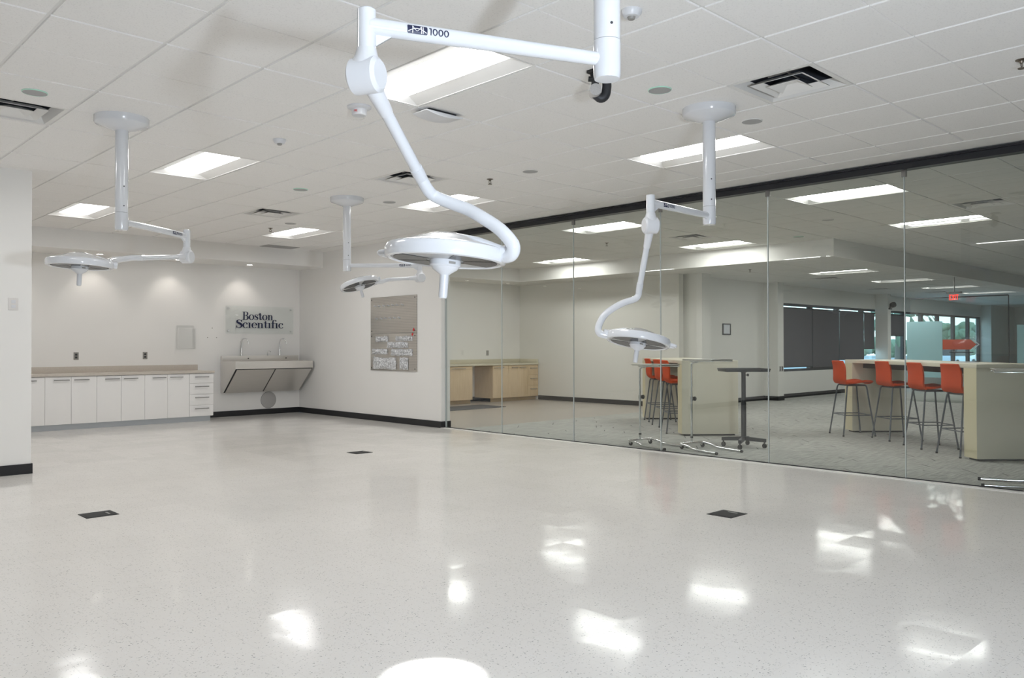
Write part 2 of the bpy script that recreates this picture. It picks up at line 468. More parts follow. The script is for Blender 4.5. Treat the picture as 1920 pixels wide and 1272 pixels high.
def dup(root, loc, rz=0.0, label=None, group=None):
    r = root.copy(); COL.objects.link(r); r.location = loc; r.rotation_euler = (0, 0, rz)
    if label: r['label'] = label
    if group: r['group'] = group
    for ch in list(root.children):
        c = ch.copy(); COL.objects.link(c); c.parent = r
        for g in list(ch.children):
            d = g.copy(); COL.objects.link(d); d.parent = c
    return r

def spline(pts, n=6):
    """Catmull-Rom through pts"""
    P = [Vector(p) for p in pts]; P = [P[0] * 2 - P[1]] + P + [P[-1] * 2 - P[-2]]
    out = []
    for i in range(1, len(P) - 2):
        for j in range(n):
            t = j / n; a, b, c, d = P[i - 1], P[i], P[i + 1], P[i + 2]
            out.append(0.5 * ((2 * b) + (c - a) * t + (2 * a - 5 * b + 4 * c - d) * t * t + (3 * b - a - 3 * c + d) * t ** 3))
    out.append(P[-2]); return out

# ---------------------------------------------------------------- lettering (2-D strokes -> quads)
def q_rect(x0, y0, x1, y1, nx=1, ny=1):
    out = []
    for i in range(nx):
        for j in range(ny):
            a, b = x0 + (x1 - x0) * i / nx, x0 + (x1 - x0) * (i + 1) / nx
            c, d = y0 + (y1 - y0) * j / ny, y0 + (y1 - y0) * (j + 1) / ny
            out.append([(a, c), (b, c), (b, d), (a, d)])
    return out

def q_stroke(pts, ws):
    n = len(pts); ws = ws if isinstance(ws, (list, tuple)) else [ws] * n
    L = []; R = []
    for i in range(n):
        dx = pts[min(i + 1, n - 1)][0] - pts[max(i - 1, 0)][0]; dy = pts[min(i + 1, n - 1)][1] - pts[max(i - 1, 0)][1]
        l = math.hypot(dx, dy) or 1; nx, ny = -dy / l, dx / l
        L.append((pts[i][0] + nx * ws[i] / 2, pts[i][1] + ny * ws[i] / 2)); R.append((pts[i][0] - nx * ws[i] / 2, pts[i][1] - ny * ws[i] / 2))
    return [[R[i], R[i + 1], L[i + 1], L[i]] for i in range(n - 1)]

def q_arc(cx, cyy, rx, ry, a0, a1, thick, thin, n=28):
    """elliptical arc whose stroke swells on the vertical sides like a didone bowl"""
    pts = []; ws = []
    for i in range(n + 1):
        a = math.radians(a0 + (a1 - a0) * i / n)
        pts.append((cx + rx * math.cos(a), cyy + ry * math.sin(a)))
        ws.append(thin + (thick - thin) * abs(math.cos(a)) ** 1.6)
    return q_stroke(pts, ws)

def q_disc(cx, cyy, r, n=12):
    return [[(cx, cyy), (cx + r * math.cos(2 * PI * i / n), cyy + r * math.sin(2 * PI * i / n)), (cx + r * math.cos(2 * PI * (i + 1) / n), cyy + r * math.sin(2 * PI * (i + 1) / n))] for i in range(n)]

SS, HH = 0.150, 0.045
XH = 0.66
def serif(x, y, wd): return q_rect(x - wd / 2, y - HH / 2 if y > 0.3 else y, x + wd / 2, y + HH / 2 if y > 0.3 else y + HH)
def g_B():
    p = q_rect(0.10, 0, 0.25, 1) + q_rect(0, 0, 0.36, HH) + q_rect(0, 1 - HH, 0.36, 1)
    p += q_rect(0.25, 0, 0.42, HH) + q_rect(0.25, 1 - HH, 0.40, 1) + q_rect(0.25, 0.51, 0.42, 0.51 + HH)
    p += q_arc(0.40, 0.765, 0.19, 0.215, -90, 90, SS, HH) + q_arc(0.42, 0.272, 0.215, 0.25, -90, 90, SS * 1.05, HH)
    return p, 0.74
def g_o(): return q_arc(0.31, XH / 2, 0.24, XH / 2 - HH / 2 + 0.012, 0, 360, SS * 1.02, HH), 0.64
def g_s():
    pts = [(0.40, 0.52), (0.34, 0.62), (0.22, 0.645), (0.11, 0.59), (0.10, 0.48), (0.19, 0.40), (0.30, 0.335), (0.385, 0.26), (0.40, 0.15), (0.33, 0.05), (0.21, 0.018), (0.10, 0.05), (0.06, 0.15)]
    ws = [0.04, 0.045, 0.05, 0.09, 0.13, 0.155, 0.165, 0.155, 0.12, 0.075, 0.045, 0.04, 0.04]
    q = spline([(a, b, 0) for a, b in pts], 4); w2 = []
    for i in range(len(q)):
        t = i / 4; j = min(int(t), len(ws) - 2); w2.append(ws[j] + (ws[j + 1] - ws[j]) * (t - j))
    return q_stroke([(v.x, v.y) for v in q], w2) + q_rect(0.385, 0.47, 0.425, 0.655) + q_rect(0.035, 0.005, 0.075, 0.20), 0.50
def g_S():
    p, a = g_s(); f = 1.52
    return [[(x * f * 0.98, y * f) for x, y in q] for q in p], 0.70
def g_t():
    p = q_rect(0.12, 0.10, 0.12 + SS, 0.86) + q_rect(0.02, XH - HH, 0.40, XH)
    p += q_stroke([(0.195, 0.14), (0.215, 0.055), (0.29, 0.03), (0.37, 0.07), (0.40, 0.15)], [SS, 0.11, 0.06, 0.045, 0.035])
    p += q_stroke([(0.02, XH - 0.02), (0.13, 0.76), (0.17, 0.88)], [0.03, 0.04, 0.05])
    return p, 0.45
def g_n():
    p = q_rect(0.09, 0, 0.09 + SS, XH) + q_rect(0.0, 0, 0.32, HH) + q_rect(0.0, XH - HH, 0.16, XH)
    p += q_stroke([(0.22, 0.46), (0.29, 0.58), (0.40, 0.635), (0.49, 0.58), (0.515, 0.45), (0.515, 0.0)], [0.035, 0.05, 0.06, 0.11, SS, SS]) + q_rect(0.38, 0, 0.68, HH)
    return p, 0.70
def g_c():
    p = q_arc(0.31, XH / 2, 0.235, XH / 2 - 0.01, 48, 322, SS * 1.05, HH) + q_disc(0.445, 0.505, 0.075)
    return p, 0.56
def g_i(): return q_rect(0.09, 0, 0.09 + SS, XH) + q_rect(0, 0, 0.34, HH) + q_rect(0.0, XH - HH, 0.16, XH), 0.36
def g_e():
    p = q_arc(0.31, XH / 2, 0.235, XH / 2 - 0.01, 5, 318, SS * 1.02, HH) + q_rect(0.12, 0.345, 0.55, 0.345 + HH)
    return p, 0.60
def g_f():
    p = q_rect(0.10, 0, 0.10 + SS, 0.82) + q_rect(0, 0, 0.36, HH) + q_rect(0.0, XH - HH, 0.40, XH)
    p += q_stroke([(0.175, 0.78), (0.20, 0.93), (0.30, 1.02), (0.42, 1.03), (0.52, 0.97)], [SS, 0.12, 0.07, 0.05, 0.05]) + q_disc(0.50, 0.945, 0.075)
    return p, 0.42
GL = {'B': g_B, 'o': g_o, 's': g_s, 'S': g_S, 't': g_t, 'n': g_n, 'c': g_c, 'i': g_i, 'e': g_e, 'f': g_f}
def word(txt, track=0.0):
    out = []; x = 0
    for ch in txt:
        p, adv = GL[ch]()
        out.append([[(a + x, b) for a, b in q] for q in p]); x += adv + track
    return out, x - track

def grot(ch):
    """plain sans strokes on a unit cap height"""
    t = 0.17
    if ch == '0': return q_arc(0.36, 0.5, 0.28, 0.42, 0, 360, t, t * 0.9, 32), 0.80
    if ch == '1': return q_rect(0.16, 0, 0.33, 1.0, 1, 4) + q_rect(0.0, 0.84, 0.16, 1.0), 0.46
    P = {'E': [((0.09, 0), (0.09, 1)), ((0.09, 0.09), (0.55, 0.09)), ((0.09, 0.5), (0.5, 0.5)), ((0.09, 0.91), (0.55, 0.91))],
         'X': [((0.06, 0), (0.6, 1)), ((0.6, 0), (0.06, 1))], 'I': [((0.1, 0), (0.1, 1))],
         'T': [((0.32, 0), (0.32, 1)), ((0.02, 0.91), (0.62, 0.91))],
         'F': [((0.09, 0), (0.09, 1)), ((0.09, 0.5), (0.5, 0.5)), ((0.09, 0.91), (0.55, 0.91))],
         'R': [((0.09, 0), (0.09, 1)), ((0.09, 0.91), (0.5, 0.91)), ((0.5, 0.95), (0.5, 0.5)), ((0.09, 0.5), (0.5, 0.5)), ((0.3, 0.5), (0.58, 0))]}
    adv = {'E': 0.68, 'X': 0.74, 'I': 0.3, 'T': 0.72, 'F': 0.66, 'R': 0.7}
    out = []
    for a, b in P[ch]: out += q_stroke([a, b], t)
    return out, adv[ch]

def quads_to(mb, quads, fn):
    for q in quads: mb.poly([fn(x, y) for x, y in q])

# ================================================================ THE SETTING
XG = 8.07            # glass partition plane
YB = 14.30           # back wall
XW = 13.95           # far side wall of the adjoining kitchenette
XBK = 13.10          # bulkhead face / start of the low ceiling
YBK = 6.05
XL, YS = -4.27, -4.93
XE = 36.0

struct('floor', MB().box((XL, YS, -0.12), (XG - 0.10, YB, 0.0)), M['vct'])
struct('floor_carpet', MB().box((XG - 0.02, YS, -0.12), (XE, 9.62, 0.0)).box((XW + 0.1, 9.62, -0.12), (XE, 9.95, 0.0)), M['carpet'])
struct('floor_kitchenette', MB().box((XG - 0.02, 9.62, -0.12), (XW + 0.1, YB, 0.0)), M['tile_taupe'])
struct('trim_threshold', MB().box((XG - 0.10, YS, -0.12), (XG - 0.02, 9.93, 0.006)), M['threshold'])
struct('trim_threshold_gasket', MB().box((XG - 0.012, YS, 0.0), (XG + 0.012, 9.93, 0.012)), M['track'])

def yk(j): return TY0 + j * TILE
TROF = []            # (ix, jy) lower-left cell of each 2x4 light
for i in (0, 5, 10): 
    for j in (6, 12, 18): TROF.append((i, j))
TROF_FAR = [(15, 6), (20, 6), (15, 12), (20, 12), (20, 18), (15, 18)]
DIFF = [(8, 4), (8, 11), (8, 16), (2, 11)]
DIFF_FAR = [(18, 5), (18, 12)]
LOWT = [(25.8, 10.6), (30.8, 10.6), (35.8, 10.6), (40.8, 10.6)]

def ceiling(name, rects, z, skip, mat):
    """lay-in panels whose bevelled edges hang a little below the grid's tees; every second cross joint is only a scored groove"""
    mb = MB(); tees = set()
    def quad(pts, tee=False):
        f = mb.poly(pts)
        if tee and f: tees.add(f)
    for (x0, x1, y0, y1) in rects:
        for i in range(int(math.floor(x0 / TILE + 1e-6)), int(math.ceil(x1 / TILE - 1e-6))):
            for j in range(int(math.floor((y0 - TY0) / TILE + 1e-6)), int(math.ceil((y1 - TY0) / TILE - 1e-6))):
                if (i, j) in skip: continue
                a, b = max(x0, i * TILE), min(x1, (i + 1) * TILE); c, d = max(y0, yk(j)), min(y1, yk(j + 1))
                if b - a < 0.03 or d - c < 0.03:
                    quad([(a, c, z), (a, d, z), (b, d, z), (b, c, z)]); continue
                t = 0.0085
                tc = t if j % 2 == 0 else 0.001; td = t if j % 2 else 0.001
                w = 0.003; wc = w if j % 2 == 0 else 0.003; wdd = w if j % 2 else 0.003
                up = z + 0.008
                o = [(a, c), (b, c), (b, d), (a, d)]
                m1 = [(a + t, c + tc), (b - t, c + tc), (b - t, d - td), (a + t, d - td)]
                m2 = [(a + t + w, c + tc + wc), (b - t - w, c + tc + wc), (b - t - w, d - td - wdd), (a + t + w, d - td - wdd)]
                quad([(x, y, z) for x, y in m2][::-1])
                for q in range(4):
                    p = (q + 1) % 4
                    quad([(m1[q][0], m1[q][1], up), (m1[p][0], m1[p][1], up), (m2[p][0], m2[p][1], z), (m2[q][0], m2[q][1], z)])
                    quad([(o[q][0], o[q][1], up), (o[p][0], o[p][1], up), (m1[p][0], m1[p][1], up), (m1[q][0], m1[q][1], up)], True)
    mb.bm.faces.index_update()
    idx = [f.index for f in tees]
    o = struct(name, mb, mat)
    o.data.materials.append(M['tee'])
    for n2 in idx: o.data.polygons[n2].material_index = 1
    return o
def skipset(tr, df):
    s2 = set(df)
    for (i, j) in tr: s2.add((i, j)); s2.add((i, j + 1))
    return s2
ceiling('ceiling', [(XL, 7.70, YS, 13.42)], ZC, skipset(TROF, DIFF), M['ceil'])
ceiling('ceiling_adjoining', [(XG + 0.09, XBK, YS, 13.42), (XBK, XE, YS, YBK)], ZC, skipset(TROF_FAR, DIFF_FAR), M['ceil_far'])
LOWCELLS = [(26, 11), (31, 11), (36, 11), (41, 11)]
LOWDIFF = [(28, 13), (39, 13), (35, 14)]
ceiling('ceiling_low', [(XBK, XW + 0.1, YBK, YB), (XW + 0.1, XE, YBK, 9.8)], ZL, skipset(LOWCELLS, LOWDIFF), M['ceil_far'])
struct('sky_block_slab', MB().box((XL, YS, 3.45), (XE, 9.95, 3.6)).box((XL, 9.95, 3.45), (XW + 0.15, YB + 0.15, 3.6)), M['soffit'])  # unseen slab added above the ceilings to keep sky light out

# soffits and bulkheads
struct('trim_soffit', MB().box((XL, 13.42, ZL), (7.985, YB, 3.45)), M['soffit'])
struct('trim_soffit_adjoining', MB().box((8.16, 13.42, ZL), (XBK, YB, 3.45)), M['soffit'])
struct('trim_bulkhead', MB().prism([(XBK - 0.02, 13.42, ZL - 0.002), (XBK - 0.02, YBK - 0.02, ZL - 0.002), (XE, YBK - 0.02, ZL - 0.002), (XE, YBK, ZL - 0.002), (XBK, YBK, ZL - 0.002), (XBK, 13.42, ZL - 0.002)], (0, 0, 3.45 - ZL)), M['soffit'])
struct('trim_ceiling_border', MB().box((7.70, YS, ZC - 0.004), (7.985, 13.42, 3.45)), M['soffit'])
struct('trim_glass_header', MB().box((7.985, YS, ZC - 0.004), (XG + 0.09, 9.93, 3.45)), M['soffit'])

# walls
struct('wall_back', MB().box((XL, YB, 0), (XW + 0.15, YB + 0.15, 3.45)), M['wall'])
struct('wall_return', MB().box((7.985, 9.93, 0), (8.16, YB, 3.45)), M['wall'])
struct('wall_left_stub', MB().box((XL, 9.25, 0), (2.19, 9.43, ZC)), M['wall'])
struct('wall_left', MB().box((XL - 0.15, YS, 0), (XL, YB, 3.45)), M['wall'])
struct('wall_south', MB().box((XL, YS - 0.15, 0), (XE, YS, 3.45)), M['wall'])
struct('wall_kitchenette', MB().box((XW, 9.66, 0), (XW + 0.15, YB, ZL)), M['wall2'])
struct('wall_east', MB().box((XE, YS, 0), (XE + 0.15, 9.75, 3.45)), M['wall2'])
struct('wall_picture', MB().box((XW + 0.15, 9.75, 0), (18.41, 9.95, ZL)), M['wall2'])
struct('wall_window', MB().box((18.41, 9.75, 0), (33.15, 9.95, 0.64)).box((18.41, 9.75, 2.31), (33.15, 9.95, ZL)), M['wall2'])
struct('wall_fascia', MB().box((XW + 0.15, 9.75, ZL), (XE, 9.95, 3.45)), M['wall2'])
struct('wall_lobby', MB().box((33.15, 9.43, 0), (XE, 9.95, ZL)), M['wall2'])
struct('wall_column_near', MB().box((14.2, 9.28, 0), (14.52, 9.75, ZL)), M['wall2'])
struct('wall_column_middle', MB().box((17.5, 9.4, 0), (17.77, 9.75, ZL)), M['wall2'])
struct('wall_column_far', MB().box((23.78, 9.4, 0), (24.0, 9.75, ZL)), M['wall2'])

# baseboards
BH = 0.10
def base(name, lo, hi): struct(name, MB().box(lo, hi), M['black'])
base('baseboard_back', (6.0, YB - 0.012, 0), (7.985, YB, BH))
base('baseboard_return', (7.973, 9.918, 0), (7.985, YB - 0.012, BH))
base('baseboard_return_end', (7.985, 9.918, 0), (8.172, 9.93, BH))
base('baseboard_left', (XL, 9.238, 0), (2.202, 9.25, BH))
base('baseboard_left_end', (2.19, 9.25, 0), (2.202, 9.442, BH))
base('baseboard_kitchenette', (XW - 0.012, 9.65, 0), (XW, 13.66, BH))
base('baseboard_kneehole', (11.2, YB - 0.012, 0), (13.0, YB, BH))
base('baseboard_picture', (14.52, 9.738, 0), (17.488, 9.75, BH))
base('baseboard_column_near', (14.188, 9.268, 0), (14.532, 9.738, BH))
base('baseboard_column', (17.488, 9.388, 0), (17.782, 9.738, BH))
base('baseboard_window', (17.782, 9.738, 0), (23.768, 9.75, BH))

# glass partition: seven panes, their clamps, the black head track
JY = [9.905, 8.64, 7.25, 5.85, 4.445, 3.03, 1.6, 0.2, -1.2, -2.6, -4.0]
for n in range(len(JY) - 1):
    y1, y0 = JY[n] - 0.003, JY[n + 1] + 0.003
    p = MB().box((XG - 0.006, y0, 0.012), (XG + 0.006, y1, ZC - 0.09)).build('window_%d' % (n + 1), M['glass'])
    p['kind'] = 'structure'
    p.data.materials.append(M['glass_edge'])
    for f in p.data.polygons:
        if abs(f.normal.x) < 0.5: f.material_index = 1
    if n < 6:
        yy = JY[n + 1]
        MB().box((XG - 0.014, yy - 0.022, ZC - 0.16), (XG + 0.014, yy + 0.022, ZC - 0.075), 0.004).build('pane_clamp', M['nickel'], p)
        MB().box((XG - 0.0072, yy - 0.004, 0.012), (XG + 0.0072, yy + 0.004, ZC - 0.10)).build('joint_seal', M['glass_edge'], p)
struct('trim_head_track', MB().box((XG - 0.055, YS, ZC - 0.095), (XG + 0.055, 9.93, ZC - 0.02)).box((XG - 0.075, YS, ZC - 0.035), (XG - 0.055, 9.93, ZC - 0.02)), M['track'])
struct('trim_jamb', MB().box((XG - 0.012, 9.905, 0.0), (XG + 0.012, 9.93, ZC - 0.095)), M['glass_edge'])

# exterior windows of the adjoining room
MULL = [18.41, 19.97, 21.5, 23.05, 24.6, 26.05, 27.5, 28.95, 30.45, 31.95, 33.15]
for n in range(len(MULL) - 1):
    a, b = MULL[n], MULL[n + 1]
    wd = 0.075
    fr = MB()
    fr.box((a, 9.80, 0.64), (a + wd, 9.90, 2.31)).box((b - wd, 9.80, 0.64), (b, 9.90, 2.31))
    fr.box((a + wd, 9.80, 0.64), (b - wd, 9.90, 0.70)).box((a + wd, 9.80, 2.25), (b - wd, 9.90, 2.31))
    f = fr.build('window_%d' % (n + 20), M['frame_dark']); f['kind'] = 'structure'
    MB().box((a + wd, 9.845, 0.70), (b - wd, 9.855, 2.25)).build('pane', M['win_glass'], f)
sh = [(18.44, 19.95, 0.735, 'leftmost dark roller shade, lowered fully, bright strip along its foot'), (19.99, 21.48, 0.70, 'second dark roller shade from the left, lowered fully'),
      (21.52, 23.03, 0.88, 'third dark roller shade, ending above a bright gap behind the stool back'), (23.07, 23.77, 1.17, 'narrow dark roller shade beside the white column, drawn two thirds down'),
      (24.05, 26.03, 1.55, 'half lowered dark roller shade right of the white column')]
for a, b, z, lab in sh:
    c = (a + b) / 2; ys = 9.772; loc = (c, ys, z)
    r = thing('roller_shade', lab, 'shade', loc, 0, 'roller shades on the far windows')
    MB(loc).box((a, ys - 0.002, z + 0.02), (b, ys + 0.002, 2.20)).build('shade_cloth', M['shade'], r)
    MB(loc).box((a, ys - 0.008, z), (b, ys + 0.008, z + 0.025), 0.003).build('hem_bar', M['dark_metal'], r)
    tb = MB(loc).tube([(a, ys, 2.195), (b, ys, 2.195)], 0.02, 12).build('roller_tube', M['dark_metal'], r)
    for xx in (a, b - 0.006): MB(loc).box((xx, ys - 0.02, 2.175), (xx + 0.006, 9.799, 2.22)).build('end_bracket', M['dark_metal'], r)

# outdoors
struct('ground_outside', MB().box((-10, 9.96, -0.3), (120, 140, -0.12)), M['asphalt'])
struct('ground_walk', MB().box((14, 9.96, -0.12), (70, 14.3, -0.02)), M['concrete'])

# ================================================================ CEILING FIXTURES
TROF_LAB = {
    (10, 6): 'recessed ceiling light panel at upper centre right, behind the right surgical lamp pole',
    (5, 6): 'large nearest recessed ceiling light panel behind the big lamp arm',
    (5, 12): 'recessed ceiling light panel right of the left lamp pole',
    (5, 18): 'recessed ceiling light panel at far left, partly behind the left lamp pole',
    (10, 12): 'recessed ceiling light panel behind the curved lamp neck',
    (10, 18): 'recessed ceiling light panel near the scrub sink corner',
    (0, 6): 'light panel outside the frame, mirrored as a thin bright line at the right edge',
    (0, 12): 'light panel outside the frame, mirrored in the glass near the bulkhead corner',
    (0, 18): 'light panel outside the frame, mirrored on the bulkhead beside the hanging boom',
}
FAR_LAB = {
    (15, 6): 'nearest recessed light panel behind the glass, at its upper right',
    (20, 6): 'second recessed light panel behind the glass at upper right, below the nearest one',
    (15, 18): 'light panel of the kitchenette end, hidden behind the large lamp head',
    (15, 12): 'recessed light panel behind the glass, left of the right lamp joint',
    (20, 12): 'recessed light panel behind the glass, right of the hanging lamp boom',
    (20, 18): 'smallest light panel behind the glass, beside the big lamp neck',
}
def make_troffer(far):
    t = thing('recessed_light', '', 'ceiling light', (0, 0, 0))
    a, b = 0.2935, 0.5985            # opening half sizes
    A, Bb = TILE / 2, TILE
    la, lb, h = 0.172, 0.54, 0.040
    m = MB()
    for (p, q) in (((-A, -Bb), (A, -b)), ((-A, b), (A, Bb)), ((-A, -b), (-a, b)), ((a, -b), (A, b))):
        m.box((p[0], p[1], 0.001), (q[0], q[1], 0.012))
    m.build('frame', M['white_paint'], t)
    for sx in (-1, 1):
        r = MB(); r.poly([(sx * a, -b, 0.004), (sx * a, b, 0.004), (sx * la, lb, h), (sx * la, -lb, h)]); r.build('reflector', M['reflector'], t)
        r = MB(); r.poly([(-a, sx * b, 0.004), (a, sx * b, 0.004), (la, sx * lb, h), (-la, sx * lb, h)]); r.build('end_plate', M['reflector'], t)
    m = MB(); m.poly([(-la, -lb, h), (-la, lb, h), (la, lb, h), (la, -lb, h)])
    m.build('lens', M['lens_far'] if far else M['lens'], t)
    m = MB()
    m.box((-A, -Bb, 0.12), (A, Bb, 0.13)).box((-A, -Bb, 0.012), (-A + 0.004, Bb, 0.12)).box((A - 0.004, -Bb, 0.012), (A, Bb, 0.12))
    m.box((-A, -Bb, 0.012), (A, -Bb + 0.004, 0.12)).box((-A, Bb - 0.004, 0.012), (A, Bb, 0.12))
    m.build('housing', M['white_paint'], t)
    return t
def place_troffers(cells, z, labs, far, group, default):
    first = None
    for (i, j) in cells:
        loc = ((i + 0.5) * TILE, yk(j) + TILE, z)
        lab = labs.get((i, j), default)
        if first is None:
            first = make_troffer(far); first.location = loc; first['label'] = lab; first['group'] = group
        else: dup(first, loc, 0, lab, group)
place_troffers([(10, 6)] + [c for c in TROF if c != (10, 6)], ZC, TROF_LAB, False, 'light panels of the bright room',
               'recessed ceiling light panel seen only as a glint on the glossy floor')
place_troffers([(15, 6)] + [c for c in TROF_FAR if c != (15, 6)], ZC, FAR_LAB, True, 'light panels behind the glass',
               'recessed light panel of the carpeted room, hidden behind other things')
LOWLAB = {(26, 11): 'leftmost slim light panel on the low ceiling, above the dark shades', (31, 11): 'second slim light panel on the low ceiling, crossing a glass joint',
          (36, 11): 'third slim light panel on the low ceiling, left above the exit sign', (41, 11): 'farthest slim light panel on the low ceiling, right of the exit sign'}
place_troffers(LOWCELLS, ZL, LOWLAB, True, 'light panels of the low ceiling', '')

def make_diffuser():
    t = thing('air_diffuser', '', 'air vent', (0, 0, 0))
    A = TILE / 2; f = 0.272
    m = MB()
    m.box((-A, -A, 0.0005), (A, -f, 0.008)).box((-A, f, 0.0005), (A, A, 0.008)).box((-A, -f, 0.0005), (-f, f, 0.008)).box((f, -f, 0.0005), (A, f, 0.008))
    m.build('frame', M['white_paint'], t)
    def ring(a0, z0, a1, z1):
        m = MB()
        for k in range(4):
            R = Matrix.Rotation(k * PI / 2, 3, 'Z')
            m.poly([R @ Vector(p) for p in ((-a0, -a0, z0), (a0, -a0, z0), (a1, -a1, z1), (-a1, -a1, z1))])
        return m
    ring(0.272, 0.002, 0.238, 0.06).build('outer_cone', M['white_paint'], t, solid=0.002)
    ring(0.190, -0.004, 0.138, 0.026).build('louver', M['white_paint'], t, solid=0.003)
    m = ring(0.108, -0.010, 0.04, 0.022); m.poly([(-0.04, -0.04, 0.022), (0.04, -0.04, 0.022), (0.04, 0.04, 0.022), (-0.04, 0.04, 0.022)])
    m.build('center_plate', M['white_paint'], t, solid=0.003)
    m = MB()
    m.box((-0.238, -0.238, 0.30), (0.238, 0.238, 0.31))
    for k in range(4):
        R = Matrix.Rotation(k * PI / 2, 3, 'Z')
        m.poly([R @ Vector(p) for p in ((-0.238, -0.238, 0.06), (0.238, -0.238, 0.06), (0.238, -0.238, 0.30), (-0.238, -0.238, 0.30))])
    m.build('duct', M['duct'], t)
    MB().tube([(-0.17, 0.0, 0.09), (0.17, 0.02, 0.09)], 0.006, 8).tube([(0.0, -0.17, 0.1), (0.02, 0.17, 0.1)], 0.006, 8).build('hanger_bar', M['nickel'], t)
    return t
dl = ['large square air diffuser at upper right of the ceiling', 'square air diffuser behind the big lamp boom', 'small square air diffuser above the scrub sink corner', 'square air diffuser cut by the left photo edge']
d0 = make_diffuser()
for n, (i, j) in enumerate(DIFF):
    loc = ((i + 0.5) * TILE, yk(j) + TILE / 2, ZC)
    if n == 0: d0.location = loc; d0['label'] = dl[0]; d0['group'] = 'ceiling air diffusers'
    else: dup(d0, loc, 0, dl[n], 'ceiling air diffusers')
for (i, j), lab in zip(DIFF_FAR, ['square air diffuser behind the glass at the right, above the second light panel', 'square air diffuser behind the glass, just right of the hanging lamp boom']):
    dup(d0, ((i + 0.5) * TILE, yk(j) + TILE / 2, ZC), 0, lab, 'air diffusers behind the glass')
for (i, j), lab in zip(LOWDIFF, ['air diffuser on the low ceiling below its leftmost light panel', 'air diffuser on the low ceiling above the exit sign', 'air diffuser on the low ceiling between its second and third light panel']):
    dup(d0, ((i + 0.5) * TILE, yk(j) + TILE / 2, ZL), 0, lab, 'air diffusers of the low ceiling')

# round ceiling speakers / mint rimmed discs
def disc(x, y, z, mint, lab, grp):
    t = thing('ceiling_speaker', lab, 'speaker', (x, y, z), 0, grp)
    MB().lathe([(0.080, 0.0), (0.080, -0.006), (0.0775, -0.008), (0.0765, -0.004), (0.0765, 0.0)], seg=40).build('rim', M['mint'] if mint else M['white_paint'], t)
    MB().lathe([(0.0, -0.0075), (0.0770, -0.0065), (0.0770, 0.0)], seg=40).build('mesh_grille', M['speaker'], t)
gs = 'round discs set in the ceiling'
disc(5.79, 3.32, ZC, False, 'plain grey round ceiling speaker right of the right lamp canopy', gs)
disc(4.62, 3.35, ZC, True, 'mint rimmed round ceiling disc left of the right lamp canopy', gs)
disc(1.52, 6.36, ZC, True, 'mint rimmed round ceiling disc at the upper left above the cut off diffuser', gs)
disc(4.62, 8.25, ZC, True, 'small mint rimmed round ceiling disc left of the middle lamp canopy', gs)
disc(5.82, 5.81, ZC, False, 'plain grey round ceiling speaker right of the centre sprinkler', gs)
disc(5.81, 8.23, ZC, False, 'plain grey round ceiling speaker right of the middle lamp canopy', gs)
disc(5.79, 10.62, ZC, False, 'plain grey round ceiling speaker above the light near the sink corner', gs)
disc(12.47, 6.33, ZC, True, 'mint rimmed round ceiling disc behind the glass above the bulkhead', gs)
disc(11.1, 5.2, ZC, False, 'faint grey round ceiling speaker behind the glass, left of the mint rimmed one', gs)

def sprinkler(x, y, z, lab, grp):
    t = thing('sprinkler_head', lab, 'sprinkler', (x, y, z), 0, grp)
    MB().lathe([(0.034, 0.0), (0.034, -0.004), (0.014, -0.010), (0.010, -0.022), (0.0, -0.022)], seg=20).build('escutcheon', M['brass'], t)
    for sx in (-1, 1): MB().tube([(sx * 0.009, 0, -0.02), (sx * 0.016, 0, -0.034), (sx * 0.004, 0, -0.052)], 0.003, 8).build('yoke_arm', M['brass'], t)
    MB().lathe([(0.0, -0.056), (0.020, -0.056), (0.022, -0.052), (0.0, -0.050)], seg=16).build('deflector', M['brass'], t)
sg = 'fire sprinkler heads'
sprinkler(5.76, 1.46, ZC, 'bronze sprinkler head at the upper right photo edge', sg)
sprinkler(5.79, 6.38, ZC, 'bronze sprinkler head in the middle of the ceiling right of the curved neck', sg)
sprinkler(5.81, 11.26, ZC, 'bronze sprinkler head beside the light near the sink corner', sg)
sprinkler(10.81, 8.95, ZC, 'dark sprinkler head behind the glass left of the hanging lamp boom', sg)
sprinkler(14.2, 8.2, ZL, 'tiny sprinkler head on the low ceiling above the picture frame', sg)

# fire strobe, occupancy sensor, second sensor, access point, return grille
t = thing('fire_strobe', 'round white ceiling fire strobe with red letters beside the big lamp boom', 'fire alarm', (3.34, 5.11, ZC))
MB().lathe([(0.088, 0), (0.088, -0.012), (0.070, -0.022), (0.0, -0.022)], seg=36).build('base_ring', M['white_satin'], t)
MB().lathe([(0.056, -0.022), (0.054, -0.062), (0.048, -0.068), (0.0, -0.068)], seg=32).build('body', M['white_satin'], t)
MB().lathe([(0.042, -0.066), (0.038, -0.085), (0.02, -0.096), (0.0, -0.098)], org=(0.0, 0.0, 0), seg=20).build('strobe_lens', M['acrylic'], t)
m = MB(); x = 0
d = Vector((-0.69, -0.72, 0)); rt = Vector((0.72, -0.69, 0))
for ch in 'FIRE':
    q, adv = grot(ch)
    quads_to(m, q, lambda a, b: Vector((0, 0, -0.050)) + (d * math.cos((x + a - 1.3) * 0.22 - 0.25) + rt * math.sin((x + a - 1.3) * 0.22 - 0.25)) * 0.0565 + Vector((0, 0, b * 0.015)))
    x += adv
m.build('lettering', M['red_print'], t, solid=0.0006)

